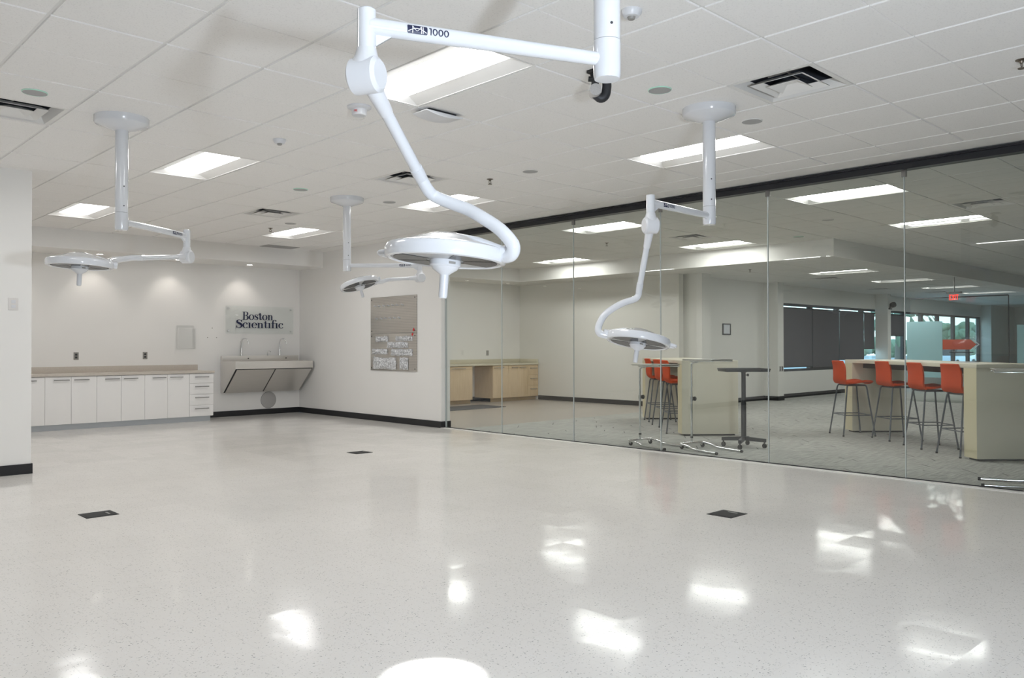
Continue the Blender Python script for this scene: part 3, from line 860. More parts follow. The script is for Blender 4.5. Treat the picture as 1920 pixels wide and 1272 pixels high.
def sensor(x, y, lab):
    t = thing('occupancy_sensor', lab, 'sensor', (x, y, ZC), 0, 'white ceiling sensors')
    MB().lathe([(0.055, 0), (0.055, -0.012), (0.040, -0.034), (0.0, -0.036)], seg=28).build('body', M['white_satin'], t)
    MB().lathe([(0.022, -0.034), (0.017, -0.048), (0.0, -0.052)], seg=18).build('eye', M['grey_plate'], t)
sensor(3.38, 6.39, 'small white round ceiling sensor left of the big lamp boom')
sensor(3.42, 2.66, 'white round ceiling sensor half hidden behind the thick pole at the top')

t = thing('wireless_access_point', 'white bowed square wireless access point hanging under the big light panel', 'access point', (3.86, 4.835, ZC))
m = MB(); a, b = 0.175, 0.085
top = []; 
for i in range(9):
    u = -1 + i / 4
    m_z = -0.028 - 0.022 * (1 - u * u)
    top.append((u * a, m_z))
for i in range(8):
    (x0, z0), (x1, z1) = top[i], top[i + 1]
    m.poly([(x0, -b, z0), (x1, -b, z1), (x1, b, z1), (x0, b, z0)])
    m.poly([(x0, -b, -0.022), (x1, -b, -0.022), (x1, -b, z1), (x0, -b, z0)])
    m.poly([(x0, b, -0.022), (x1, b, -0.022), (x1, b, z1), (x0, b, z0)])
m.poly([(-a, -b, -0.022), (-a, b, -0.022), (-a, b, -0.028), (-a, -b, -0.028)])
m.poly([(a, -b, -0.022), (a, b, -0.022), (a, b, -0.028), (a, -b, -0.028)])
m.poly([(-a, -b, -0.022), (a, -b, -0.022), (a, b, -0.022), (-a, b, -0.022)])
m.build('shell', M['white_satin'], t)
MB().box((-0.13, -0.06, -0.022), (0.13, 0.06, 0.0)).build('mount_plate', M['dark_metal'], t)

t = thing('return_air_grille', 'grey flat rectangular return grille beside the soffit near the sink', 'air vent', (7.01, 13.23, ZC))
MB().box((-0.30, -0.16, -0.006), (0.30, 0.16, 0.0)).build('frame', M['grille'], t)
m = MB()
for i in range(12): m.box((-0.27, -0.135 + i * 0.0235, -0.011), (0.27, -0.135 + i * 0.0235 + 0.008, -0.006))
m.build('slat_panel', M['grille'], t)

# black articulated camera mount hanging from the ceiling
bx = Vector((4.03, 3.388, ZC))
t = thing('ceiling_camera_mount', 'black articulated ceiling mount with grey knuckle below the thick pole', 'camera mount', bx)
rt = Vector((0.722, -0.692, 0)); fw = Vector((0.692, 0.722, 0)); up = Vector((0, 0, 1))
def P3(a, b, c): return rt * a + up * b + fw * c
MB().box((-0.075, -0.05, -0.02), (0.02, 0.05, 0.0), 0.003, 0.0).build('base_plate', M['rubber'], t)
MB().tube([P3(-0.045, -0.01, 0), P3(-0.04, -0.045, 0)], 0.02, 12).tube([P3(-0.075, -0.05, 0), P3(-0.005, -0.055, 0)], 0.017, 10).build('clamp', M['rubber'], t)
MB().tube([P3(-0.03, -0.05, 0.01), P3(-0.032, -0.11, 0.01)], [0.024, 0.026], 14).build('drop_tube', M['dark_metal'], t)
MB().tube([P3(-0.032, -0.13, -0.045), P3(-0.03, -0.13, 0.05)], 0.038, 24).build('knuckle', M['grille'], t)
MB().tube(spline([P3(-0.03, -0.14, 0.02), P3(0.005, -0.168, 0.02), P3(0.035, -0.15, 0.02), P3(0.045, -0.10, 0.02), P3(0.045, -0.06, 0.02)], 5), [0.030] * 21, 16).build('elbow', M['dark_metal'], t)

# downlights in the soffit over the cabinets
for x, lab in ((4.24, 'left soffit downlight, just above the left surgical lamp head'), (5.48, 'middle soffit downlight beside the left lamp joint'), (6.755, 'right soffit downlight above the wall sign'),
               (2.99, 'soffit downlight hidden behind the near wall end, seen as a reflection in the glass'), (1.74, 'soffit downlight out of direct sight, seen as a reflection in the glass'), (0.49, 'farthest soffit downlight, seen only as a reflection in the glass')):
    t = thing('downlight', lab, 'ceiling light', (x, 13.87, ZL), 0, 'soffit downlights')
    MB().lathe([(0.062, 0.0), (0.062, -0.004), (0.050, -0.006), (0.048, 0.0)], seg=28).build('trim_ring', M['white_paint'], t)
    MB().lathe([(0.0, -0.003), (0.046, -0.003), (0.046, 0.0)], seg=28).build('lens', M['downlight'], t)
    ld = bpy.data.lights.new('downlight_beam', 'SPOT'); ld.energy = 6; ld.color = (1.0, 0.92, 0.84); ld.spot_size = math.radians(95); ld.spot_blend = 0.75; ld.shadow_soft_size = 0.04
    lo = bpy.data.objects.new('downlight_beam', ld); lo.parent = t; lo.location = (0, 0.08, -0.02); lo.rotation_euler = (math.radians(14), 0, 0); COL.objects.link(lo)

# ================================================================ SURGICAL LAMPS
def surgical(label, pole, elbow, joint, E, yoke, head, n_up, side, beam=False, hdir=None):
    px, py, za = pole
    loc = Vector((px, py, ZC))
    t = thing('surgical_lamp', label, 'surgical lamp', loc, 0, 'ceiling mounted surgical lamps')
    def B(): return MB(loc)
    W = M['white_gloss']
    B().lathe([(0.195, 0.0), (0.195, -0.045), (0.188, -0.055), (0.10, -0.085), (0.056, -0.10), (0.0, -0.10)], org=loc, seg=48).build('ceiling_canopy', W, t)
    zs = za + 0.065
    mast = B().lathe([(0.047, -0.09), (0.047, zs - ZC + 0.002)], org=loc, seg=32).build('mast', W, t)
    sc = B()
    cd = Vector((-px, -py, 0)).normalized()
    for z in (0.05, 0.20):
        for s2 in (0.35,):
            dd = Vector((cd.x * math.cos(s2) - cd.y * math.sin(s2), cd.x * math.sin(s2) + cd.y * math.cos(s2), 0))
            sc.lathe([(0.005, 0), (0.005, 0.002), (0.0, 0.0025)], org=Vector((px, py, zs + z)) + dd * 0.0465, axis=dd, seg=10)
    sc.build('screws', M['dark_metal'], mast)
    p0 = Vector((px, py, 0))
    B().lathe([(0.0478, zs), (0.0478, za - 0.055), (0.044, za - 0.068), (0.0, za - 0.070)], org=p0, seg=32).build('swivel_hub', W, t)
    e = Vector(elbow); a0 = Vector((px, py, za)); d = (e - a0); L = d.length; d.normalize()
    arm = B().tube([a0 + d * 0.03, e], [0.0235, 0.0275], 24).build('arm', W, t)
    # navy badge + 1000 wrapped on the arm
    badge, white, num = B(), B(), B()
    axis_u = -d if side > 0 else d
    v_side = axis_u.cross(Vector((0, 0, 1))).normalized()          # outward normal seen with u to the right
    if True:
        start = e - d * 0.120 if side > 0 else e - d * 0.225
        def on_arm(lift):
            def f(u, v):
                u, v = u * 0.9, v * 0.9
                r = 0.0268 + lift
                a = v / 0.0268
                return start + axis_u * u + v_side * (math.cos(a) * r) + Vector((0, 0, 1)) * (math.sin(a) * r)
            return f
        h = 0.030
        quads_to(badge, q_rect(0.002, -0.015, 0.071, 0.015, 6, 8) + q_rect(0.0, -0.013, 0.002, 0.013, 1, 6) + q_rect(0.071, -0.013, 0.073, 0.013, 1, 6), on_arm(0.0006))
        arc = [(0.003 + 0.067 * i / 12, -0.008 + 0.012 * math.sin(PI * i / 12)) for i in range(13)]
        lines = q_stroke(arc, 0.0022)
        for xx in (0.018, 0.050, 0.056): lines += q_rect(xx, -0.012, xx + 0.0026, 0.012, 1, 5)
        lines += q_stroke([(0.020, 0.011), (0.027, 0.000), (0.035, -0.005), (0.043, 0.001), (0.050, 0.011)], 0.002)
        quads_to(white, lines, on_arm(0.0012))
        x = 0.080
        for ch in '1000':
            q, adv = grot(ch)
            quads_to(num, [[(x + a * 0.0255, -0.0128 + b * 0.0255) for a, b in p] for p in q], on_arm(0.0007)); x += adv * 0.0262
    bo = badge.build('maker_badge', M['navy'], arm, solid=0.0004); bo['label'] = 'navy badge with white arch mark'
    white.build('arch_mark', M['white_print'], arm, solid=0.0003)
    num.build('model_number', M['navy'], arm, solid=0.0004)
    J = Vector(joint)
    B().lathe([(0.0, za + 0.055 - J.z), (0.024, za + 0.055 - J.z), (0.0295, za + 0.050 - J.z), (0.0295, 0.05)], org=J, seg=28).build('drop_post', W, t)
    # gusset under the arm
    g = B(); o = J.copy(); o.z = za
    sd = d.cross(Vector((0, 0, 1))).normalized() * 0.010
    g.prism([o - d * 0.028 - Vector((0, 0, 0.022)) - sd, o - d * 0.085 - Vector((0, 0, 0.022)) - sd, o - d * 0.028 - Vector((0, 0, 0.062)) - sd], sd * 2)
    g.build('gusset', W, t)
    Ev = Vector(E)
    hd = (Ev - J); hd.z = 0; hd.normalize()
    ax = Vector((0, 0, 1)).cross(hd).normalized()
    j = B()
    j.lathe([(0.0, -0.050), (0.044, -0.050), (0.056, -0.040), (0.057, 0.040), (0.046, 0.050), (0.0, 0.050)], org=J, axis=ax, seg=36)
    j.lathe([(0.0305, 0.085), (0.036, 0.062), (0.048, 0.040), (0.050, 0.0)], org=J, seg=28)
    j.build('pivot_joint', M['white_satin'], t)
    bd = (Ev - J).normalized()
    B().tube([J + bd * 0.045, J + bd * 0.15, J + bd * 0.16], [0.029, 0.0235, 0.0215], 24).build('boom_socket', M['white_satin'], t)
    B().tube([J + bd * 0.14, Ev + bd * 0.01], 0.0205, 24).build('boom', W, t)
    hv = Vector(head); n = Vector(n_up).normalized()
    yp = spline(yoke, 5)
    last = yp[-1]
    inward = (hv + n * 0.0 - last); inward -= n * inward.dot(n); inward.normalize()
    k2 = len(yp)
    rs = [0.0222 + 0.0033 * i / (k2 - 1) for i in range(k2)]
    B().tube([Ev - bd * 0.055, Ev - bd * 0.03, Ev], [0.0232, 0.0238, 0.0225], 24).build('boom_collar', W, t)
    R = 0.2225
    # local frame of the head
    hx = inward * -1.0; hx -= n * hx.dot(n); hx.normalize(); hy = n.cross(hx)
    B().lathe([(0.0, 0.074), (0.045, 0.071), (0.10, 0.055), (0.155, 0.034), (0.205, 0.022), (0.217, 0.016), (R, 0.004), (R, -0.022), (0.219, -0.031), (0.208, -0.034), (0.200, -0.030), (0.197, -0.020)], org=hv, axis=n, seg=64, closed=False).build('head_shell', W, t)
    tin = hv + hx * (R - 0.03) + n * 0.006
    B().tube(yp + [last * 0.35 + tin * 0.65, tin], rs + [0.0245, 0.021], 24).build('curved_neck', W, t)
    cdir = (tin - last).normalized()
    rim = hv + hx * (R + 0.002) + n * 0.004
    B().tube([rim + hx * 0.022, rim + hx * 0.018, rim - hx * 0.02], [0.0262, 0.0275, 0.024], 24).build('neck_collar', W, t)
    B().tube([hv + hx * (R - 0.01) + n * 0.010, hv + hx * 0.12 + n * 0.030, hv + hx * 0.03 + n * 0.048], [0.021, 0.030, 0.026], 20).build('neck_fairing', W, t)
    B().lathe([(0.0, -0.029), (0.199, -0.029), (0.199, -0.018), (0.0, -0.018)], org=hv, axis=n, seg=64).build('lens_disc', M['lens_frame'], t)
    for a_mid in (45, 135, 225, 315) if not beam else (25, 155, 205, 335):
        w = B(); half = 33 if beam else 36
        pts = []
        for q in range(9):
            a = math.radians(a_mid - half + 2 * half * q / 8); pts.append((0.190, a))
        for q in range(9):
            a = math.radians(a_mid + half - 2 * half * q / 8); pts.append((0.070, a))
        w.prism([hv - n * 0.0295 + (hx * math.cos(a) + hy * math.sin(a)) * r for r, a in pts], n * -0.0015)
        w.build('lens_panel', M['lens_panel'], t)
    hub = B().lathe([(0.052, -0.018), (0.058, -0.034), (0.058, -0.048), (0.052, -0.054), (0.0, -0.054)], org=hv, axis=n, seg=36).build('center_hub', W, t)
    kp = B()
    camd = Vector((0, 0, CAM_Z)) - hv; camd -= n * camd.dot(n); camd.normalize(); cs = n.cross(camd)
    for zz in (-0.030, -0.0455):
        for sgn in (0.45,):
            dd = camd * math.cos(sgn) + cs * math.sin(sgn); tt = n.cross(dd)
            o = hv + n * zz + dd * 0.0565
            kp.prism([o - tt * 0.013, o + tt * 0.013, o + tt * 0.013 + n * 0.009, o - tt * 0.013 + n * 0.009], dd * 0.003)
    kp.build('button_pad', M['grey_plate'], hub)
    B().lathe([(0.0, -0.0535), (0.050, -0.0535), (0.046, -0.062), (0.022, -0.078), (0.0168, -0.083), (0.0160, -0.160), (0.0135, -0.168), (0.0, -0.170)], org=hv, axis=n, seg=28).build('handle', M['white_satin'], t)
    # loop handle opposite the neck
    if hdir is not None:
        gx = -Vector(hdir); gx -= n * gx.dot(n); gx.normalize(); hx, hy = gx, n.cross(gx)
    loop = [hv - hx * 0.212 + hy * 0.030 - n * 0.008, hv - hx * 0.250 + hy * 0.030 - n * 0.010, hv - hx * 0.262 - n * 0.010, hv - hx * 0.250 - hy * 0.030 - n * 0.010, hv - hx * 0.212 - hy * 0.030 - n * 0.008]
    B().tube(spline(loop, 4), 0.0115, 14).build('loop_handle', W, t)
    if beam:
        ld = bpy.data.lights.new('lamp_beam', 'SPOT'); ld.energy = 520; ld.color = (0.97, 0.98, 1.0); ld.spot_size = math.radians(17); ld.spot_blend = 0.8; ld.shadow_soft_size = 0.02
        lo = bpy.data.objects.new('lamp_beam', ld); COL.objects.link(lo); lo.parent = t
        src = hv - n * 0.175; tgt = Vector((1.94, 2.46, 0.0))
        lo.location = src - loc; lo.rotation_euler = (tgt - src).to_track_quat('-Z', 'Y').to_euler()
    return t

surgical('large near surgical lamp with long curved neck, hanging in the foreground', (2.228, 1.841, 2.27), (1.445, 2.161, 2.27), (1.443, 2.166, 2.114), (1.801, 2.352, 1.868),
         [(1.801, 2.352, 1.868), (1.836, 2.36, 1.834), (1.869, 2.358, 1.812), (1.909, 2.305, 1.784), (1.937, 2.251, 1.759), (1.953, 2.194, 1.726), (1.969, 2.152, 1.698), (1.979, 2.115, 1.669), (1.994, 2.087, 1.633), (2.001, 2.081, 1.609), (2.006, 2.097, 1.59), (2.008, 2.124, 1.584)],
         (1.898, 2.332, 1.607), (0.066, -0.032, 0.997), 1, True)
surgical('surgical lamp whose hanging head tilts before the glass, at right', (5.259, 3.37, 2.232), (4.498, 3.34, 2.232), (4.499, 3.341, 2.079), (4.619, 3.533, 1.654),
         [(4.619, 3.533, 1.654), (4.625, 3.542, 1.625), (4.614, 3.553, 1.602), (4.592, 3.574, 1.587), (4.546, 3.604, 1.57), (4.49, 3.645, 1.536), (4.434, 3.685, 1.487), (4.4, 3.705, 1.429), (4.383, 3.708, 1.384), (4.382, 3.695, 1.354), (4.401, 3.677, 1.343), (4.422, 3.657, 1.339)],
         (4.578, 3.508, 1.312), (0.227, -0.001, 0.974), 1)
surgical('surgical lamp with level flat head above the white cabinets, at left', (2.18, 6.623, 2.231), (2.873, 7.115, 2.231), (2.881, 7.11, 2.048), (2.337, 6.684, 1.965),
         [(2.337, 6.684, 1.965), (2.27, 6.651, 1.958), (2.222, 6.628, 1.948), (2.156, 6.581, 1.933), (2.1, 6.538, 1.92), (2.05, 6.475, 1.901), (2.021, 6.42, 1.889)],
         (1.833, 6.434, 1.875), (0.04, 0.0, 0.999), -1, False, (0.0, 1.0, 0))
surgical('farthest and smallest surgical lamp, its head tipped before the pegboard wall', (5.29, 8.353, 2.227), (5.913, 7.776, 2.227), (5.923, 7.768, 2.081), (5.508, 7.8, 2.038),
         [(5.508, 7.8, 2.038), (5.47, 7.809, 2.03), (5.422, 7.814, 2.012), (5.384, 7.823, 2.005), (5.35, 7.827, 2.0)],
         (5.173, 7.914, 1.981), (-0.133, 0.284, 0.950), -1, False, (0.95, 0.2, 0.2))

# ================================================================ WHITE CABINET RUN
YF = 13.66
def bar_handle(x0, x1, y, z, parent, off, mat=None):
    m = MB(off)
    m.tube([(x0, y - 0.028, z), (x1, y - 0.028, z)], 0.0075, 10)
    for x in (x0 + 0.012, x1 - 0.012): m.tube([(x, y - 0.028, z), (x, y, z)], 0.006, 8)
    return m.build('handle', mat or M['nickel'], parent)
def cabinet_pair(x0, x1, lab, body_mat, group, z0=0.09, z1=0.815, kick=None, single=False, hside='r'):
    loc = ((x0 + x1) / 2, 13.97, 0)
    t = thing('base_cabinet', lab, 'cabinet', loc, 0, group)
    MB(loc).box((x0, YF + 0.02, z0), (x1, YB - 0.01, z1)).build('carcass', body_mat, t)
    MB(loc).box((x0, YF + 0.075, 0), (x1, YF + 0.09, z0)).build('toe_kick', kick or M['kick'], t)
    xs = [x0, x1] if single else [x0, (x0 + x1) / 2, x1]
    for k in range(len(xs) - 1):
        a, b = xs[k] + 0.0022, xs[k + 1] - 0.0022
        d = MB(loc).box((a, YF, z0 + 0.002), (b, YF + 0.0195, z1 - 0.004), 0.0015).build('door', body_mat, t)
        w = (b - a) * 0.60
        if single: hx0, hx1 = (b - 0.03 - w, b - 0.03) if hside == 'r' else (a + 0.03, a + 0.03 + w)
        else: hx0, hx1 = (b - 0.03 - w, b - 0.03) if k == 0 else (a + 0.03, a + 0.03 + w)
        bar_handle(hx0, hx1, YF, z1 - 0.052, d, loc)
    return t
wg = 'white base cabinets under the beige counter'
cabinet_pair(3.414, 4.138, 'white two door base cabinet third from the right, second fully seen from the left', M['laminate'], wg)
cabinet_pair(4.138, 4.862, 'white two door base cabinet in the middle of the run', M['laminate'], wg)
cabinet_pair(4.862, 5.586, 'white two door base cabinet directly left of the drawers', M['laminate'], wg)
cabinet_pair(2.69, 3.414, 'white base cabinet cut off by the near wall end at left', M['laminate'], wg)
loc = (5.79, 13.97, 0)
t = thing('drawer_cabinet', 'white four drawer base cabinet at the right end of the run', 'cabinet', loc)
MB(loc).box((5.586, YF + 0.02, 0.09), (5.998, YB - 0.01, 0.815)).build('carcass', M['laminate'], t)
MB(loc).box((5.586, YF + 0.075, 0), (5.975, YF + 0.09, 0.09)).build('toe_kick', M['kick'], t)
zz = [0.092, 0.278, 0.462, 0.648, 0.811]
for k in range(4):
    d = MB(loc).box((5.589, YF, zz[k] + 0.002), (5.996, YF + 0.0195, zz[k + 1] - 0.002), 0.0015).build('drawer', M['laminate'], t)
    bar_handle(5.675, 5.91, YF, zz[k + 1] - 0.055, d, loc)
ct = thing('countertop', 'beige stone countertop with low backsplash along the back wall', 'countertop', (4.5, 13.97, 0.818))
MB((4.5, 13.97, 0.818)).box((1.95, YF - 0.02, 0.818), (6.012, YB - 0.003, 0.856), 0.003).build('slab', M['counter'], ct)
MB((4.5, 13.97, 0.818)).box((1.95, YB - 0.022, 0.856), (5.985, YB - 0.003, 0.953), 0.002).build('backsplash', M['counter'], ct)

# maple run in the adjoining room
mg = 'maple cabinets behind the glass'
cabinet_pair(9.92, 11.24, 'maple cabinet at the far left behind the glass, next to the wall end', M['maple'], mg, 0.085, 0.83, M['maple_kick'])
cabinet_pair(11.24, 11.87, 'single door maple cabinet left of the dark kneehole', M['maple'], mg, 0.085, 0.83, M['maple_kick'], True, 'l')
cabinet_pair(12.48, 12.97, 'single door maple cabinet right of the dark kneehole', M['maple'], mg, 0.085, 0.83, M['maple_kick'], True, 'l')
cabinet_pair(12.97, 13.60, 'two door maple cabinet beside the maple drawers', M['maple'], mg, 0.085, 0.83, M['maple_kick'])
loc = (13.77, 13.97, 0)
t = thing('drawer_cabinet', 'maple three drawer cabinet in the corner behind the glass', 'cabinet', loc)
MB(loc).box((13.60, YF + 0.02, 0.085), (13.94, YB - 0.01, 0.83)).build('carcass', M['maple'], t)
MB(loc).box((13.60, YF + 0.075, 0), (13.93, YF + 0.09, 0.085)).build('toe_kick', M['maple_kick'], t)
zz = [0.087, 0.335, 0.585, 0.826]
for k in range(3):
    d = MB(loc).box((13.603, YF, zz[k] + 0.002), (13.935, YF + 0.0195, zz[k + 1] - 0.002), 0.0015).build('drawer', M['maple'], t)
    bar_handle(13.67, 13.87, YF, zz[k + 1] - 0.075, d, loc)
c2 = (12.0, 13.97, 0.832)
ct = thing('countertop', 'pale countertop on the maple cabinets behind the glass', 'countertop', c2)
MB(c2).box((9.92, YF - 0.02, 0.832), (13.945, YB - 0.003, 0.868), 0.003).build('slab', M['counter2'], ct)
MB(c2).box((9.92, YB - 0.02, 0.868), (13.925, YB - 0.003, 0.965), 0.002).build('backsplash', M['counter2'], ct)
MB(c2).box((13.925, YF, 0.868), (13.945, YB - 0.003, 0.965), 0.002).build('side_splash', M['counter2'], ct)
tag(MB((10.9, 12.8, 0)).box((9.4, 12.4, 0.0), (11.7, 13.2, 0.012), 0.004).build('floor_mat', M['mat']), 'charcoal floor mat before the maple cabinets', 'mat', loc=(10.9, 12.8, 0.0))

# ================================================================ BACK WALL ITEMS
def plate(name, lab, x, y, z, w, h, nrm, mat, inner, cat='outlet', grp=None):
    """wall plate; nrm is 'y' (faces -Y)"""
    loc = (x, y, z)
    t = thing(name, lab, cat, loc, 0, grp)
    MB(loc).box((x - w / 2, y - 0.006, z - h / 2), (x + w / 2, y, z + h / 2), 0.0015).build('cover_plate', mat, t)
    for dz in (-h * 0.19, h * 0.19):
        MB(loc).box((x - w * 0.22, y - 0.009, z + dz - h * 0.13), (x + w * 0.22, y - 0.006, z + dz + h * 0.13), 0.001).build('receptacle', inner, t)
plate('wall_outlet', 'left grey wall outlet above the beige counter', 4.02, YB, 1.12, 0.075, 0.12, 'y', M['grey_plate'], M['dark_metal'], grp='grey outlets above the counter')
plate('wall_outlet', 'right grey wall outlet above the beige counter', 5.09, YB, 1.12, 0.075, 0.12, 'y', M['grey_plate'], M['dark_metal'], grp='grey outlets above the counter')
plate('light_switch', 'white two button switch plate on the near wall end at left', 2.03, 9.25, 1.69, 0.085, 0.12, 'y', M['white_plate'], M['white_satin'], 'light switch')
plate('wall_outlet', 'grey wall outlet above the maple counter behind the glass', 12.89, YB, 1.11, 0.075, 0.12, 'y', M['grey_plate'], M['grey_plate'])
plate('wall_outlet', 'left of two grey outlets on the white column', 17.60, 9.4, 0.735, 0.07, 0.12, 'y', M['grey_plate'], M['dark_metal'], grp='outlets on the white column')
plate('wall_outlet', 'right of two grey outlets on the white column', 17.70, 9.4, 0.735, 0.07, 0.12, 'y', M['grey_plate'], M['dark_metal'], grp='outlets on the white column')

loc = (5.77, YB, 1.43)
t = thing('glove_dispenser', 'clear acrylic glove dispenser on the wall left of the sign', 'dispenser', loc)
MB(loc).box((5.62, YB - 0.012, 1.60), (5.92, YB - 0.001, 1.64)).build('mount_strip', M['acrylic'], t)
MB(loc).box((5.62, YB - 0.10, 1.225), (5.63, YB - 0.001, 1.60)).build('side_panel', M['acrylic'], t)
MB(loc).box((5.91, YB - 0.10, 1.225), (5.92, YB - 0.001, 1.60)).build('side_panel', M['acrylic'], t)
MB(loc).box((5.63, YB - 0.10, 1.235), (5.91, YB - 0.092, 1.58)).build('front_panel', M['acrylic'], t)
MB(loc).box((5.63, YB - 0.10, 1.225), (5.91, YB - 0.001, 1.235)).build('bottom_panel', M['acrylic'], t)
for x, z in ((6.255, 1.60), (6.17, 1.43), (6.335, 1.43)):
    o = MB((x, YB, z)).lathe([(0.009, 0), (0.009, 0.002), (0.0, 0.003)], org=(x, YB, z), axis=(0, -1, 0), seg=12).build('wall_anchor', M['grey_plate'])
    tag(o, {1.60: 'top one of three small grey wall anchors left of the sign'}.get(z, 'lower left of three small grey wall anchors' if x < 6.2 else 'lower right of three small grey wall anchors'), 'wall anchor', 'wall anchors left of the sign', (x, YB, z))

# glass sign
loc = (7.165, YB, 1.76)
t = thing('wall_sign', 'clear glass sign with navy serif lettering above the steel sink', 'sign', loc)
MB(loc).box((6.49, YB - 0.034, 1.505), (7.84, YB - 0.026, 2.015), 0.001).build('glass_plate', M['sign_glass'], t)
for x in (6.54, 7.79):
    for z in (1.555, 1.965):
        MB(loc).lathe([(0.013, 0), (0.013, 0.036), (0.010, 0.040), (0.0, 0.040)], org=(x, YB, z), axis=(0, -1, 0), seg=18).build('standoff', M['chrome'], t)
def sign_word(txt, x0, x1, zb, cap):
    L, adv = word(txt, 0.0)
    sx = (x1 - x0) / adv
    for qs in L:
        m = MB(loc)
        quads_to(m, qs, lambda a, b: (x0 + a * sx, YB - 0.036, zb + b * cap))
        m.build('letter', M['navy'], t, solid=0.002)
sign_word('Boston', 6.81, 7.42, 1.763, 0.148)
sign_word('Scientific', 6.68, 7.63, 1.612, 0.150)

# scrub sink
loc = (7.17, YB, 0.43)
t = thing('scrub_sink', 'stainless steel two place scrub sink hung on the back wall', 'sink', loc)
X0, X1 = 6.41, 7.935
yf = 13.70
side = [(yf, 0.87), (yf, 1.00), (yf + 0.03, 1.005), (14.22, 1.005), (14.235, 1.10), (YB, 1.10), (YB, 0.43), (14.20, 0.43)]
for xx in (X0, X1 - 0.006):
    MB(loc).prism([(xx, a, b) for a, b in side], (0.006, 0, 0)).build('end_panel', M['steel'], t)
MB(loc).box((X0 + 0.006, yf, 0.87), (X1 - 0.006, yf + 0.03, 1.0), 0.003).build('front_apron', M['steel'], t)
MB(loc).box((X0 + 0.006, 14.24, 0.99), (X1 - 0.006, YB, 1.10), 0.002).build('back_splash', M['steel'], t)
MB(loc).prism([(X0 + 0.006, a, b) for a, b in ((yf + 0.03, 0.98), (yf + 0.05, 0.90), (14.10, 0.80), (14.22, 0.84), (14.24, 1.0), (14.24, 0.80), (14.1, 0.77), (yf + 0.03, 0.87))], (X1 - X0 - 0.012, 0, 0)).build('basin', M['steel'], t)
sl = Vector((0, 14.20 - yf, 0.43 - 0.87))
nn = Vector((0, -0.44, -0.5)).normalized() * 0.006
for xa, xb in ((X0 + 0.035, 7.165), (7.185, X1 - 0.02)):
    p0, p1 = Vector((xa, yf + 0.015, 0.858)), Vector((xb, yf + 0.015, 0.858)); d2 = sl * 0.965
    MB(loc).prism([p0, p1, p1 + d2, p0 + d2], nn).build('access_panel', M['steel'], t)
p0, p1 = Vector((X0 + 0.006, yf + 0.01, 0.868)), Vector((X1 - 0.006, yf + 0.01, 0.868))
MB(loc).prism([p0, p1, p1 + sl * 0.99, p0 + sl * 0.99], nn * -1).build('under_frame', M['dark_metal'], t)
MB(loc).box((X0 + 0.006, 14.20, 0.43), (X1 - 0.006, YB, 0.45)).build('bottom_ledge', M['steel'], t)
for xc in (6.79, 7.55):
    f = MB(loc).lathe([(0.020, 1.10), (0.020, 1.125), (0.012, 1.14), (0.011, 1.30)], org=(xc, 14.262, 0), seg=18).build('faucet', M['chrome'], t)
    MB(loc).tube(spline([(xc, 14.262, 1.29), (xc, 14.255, 1.37), (xc + 0.02, 14.21, 1.415), (xc + 0.05, 14.14, 1.40), (xc + 0.06, 14.12, 1.32)], 5), 0.0085, 12).build('spout', M['chrome'], f)
    MB(loc).lathe([(0.012, 0), (0.012, 0.003), (0.0, 0.003)], org=(xc + 0.12, 14.24, 1.05), axis=(0, -1, 0), seg=14).build('sensor_eye', M['rubber'], t)
MB(loc).tube(spline([(7.30, 14.26, 1.10), (7.30, 14.26, 1.16), (7.315, 14.23, 1.185), (7.33, 14.19, 1.17)], 4), 0.007, 10).build('soap_spout', M['chrome'], t)
loc = (7.34, YB, 0.265)
t = thing('round_wall_grille', 'round grey wall grille below the steel sink', 'wall grille', loc)
MB(loc).lathe([(0.150, 0), (0.150, 0.010), (0.140, 0.014), (0.0, 0.014)], org=loc, axis=(0, -1, 0), seg=48).build('face', M['grille'], t)
MB(loc).lathe([(0.155, 0), (0.155, 0.006), (0.149, 0.008), (0.149, 0.0)], org=loc, axis=(0, -1, 0), seg=48).build('rim', M['nickel'], t)

# ================================================================ PEGBOARD ON THE RETURN WALL
XP = 7.985
loc = (XP, 11.19, 0.86)
t = thing('pegboard', 'stainless perforated drying pegboard on the wall beside the glass', 'pegboard', loc)
pu = MB(loc).box((XP - 0.014, 10.54, 1.489), (XP, 11.84, 2.10), 0.001).build('board_panel', M['pegboard'], t)
pl = MB(loc).box((XP - 0.014, 10.54, 0.86), (XP, 11.84, 1.483), 0.001).build('board_panel', M['pegboard'], t)
for pnl, zs2 in ((pu, (1.525, 2.06)), (pl, (0.90, 1.44))):
    for y in (10.585, 11.805):
        for z in zs2:
            MB(loc).lathe([(0.011, 0), (0.010, 0.004), (0.0, 0.005)], org=(XP - 0.014, y, z), axis=(-1, 0, 0), seg=12).build('mounting_screw', M['dark_metal'], pnl)
for z, ys in ((1.945, (11.675, 11.556, 11.421, 11.293, 11.164, 11.041, 10.898)), (1.733, (11.635, 11.499, 11.375, 11.24, 11.114, 10.985))):
    for y in ys:
        MB(loc).tube([(XP - 0.014, y, z), (XP - 0.03, y, z + 0.003), (XP - 0.06, y, z + 0.014)], [0.012, 0.010, 0.009], 10).build('peg', M['white_satin'], pu)
for (y, z, lab, a) in ((10.615, 1.537, 'red tag on the upper pegboard panel', 0.5), (10.646, 1.463, 'red tag on the lower pegboard panel', 0.5)):
    o = MB((XP - 0.018, y, z)).box((XP - 0.019, y - 0.017, z - 0.022), (XP - 0.0145, y + 0.017, z + 0.022)).build('red_tag', M['red_print'])
    tag(o, lab, 'tag', 'red tags on the pegboard', (XP - 0.018, y, z)); o.rotation_euler = (0.6, 0, 0)
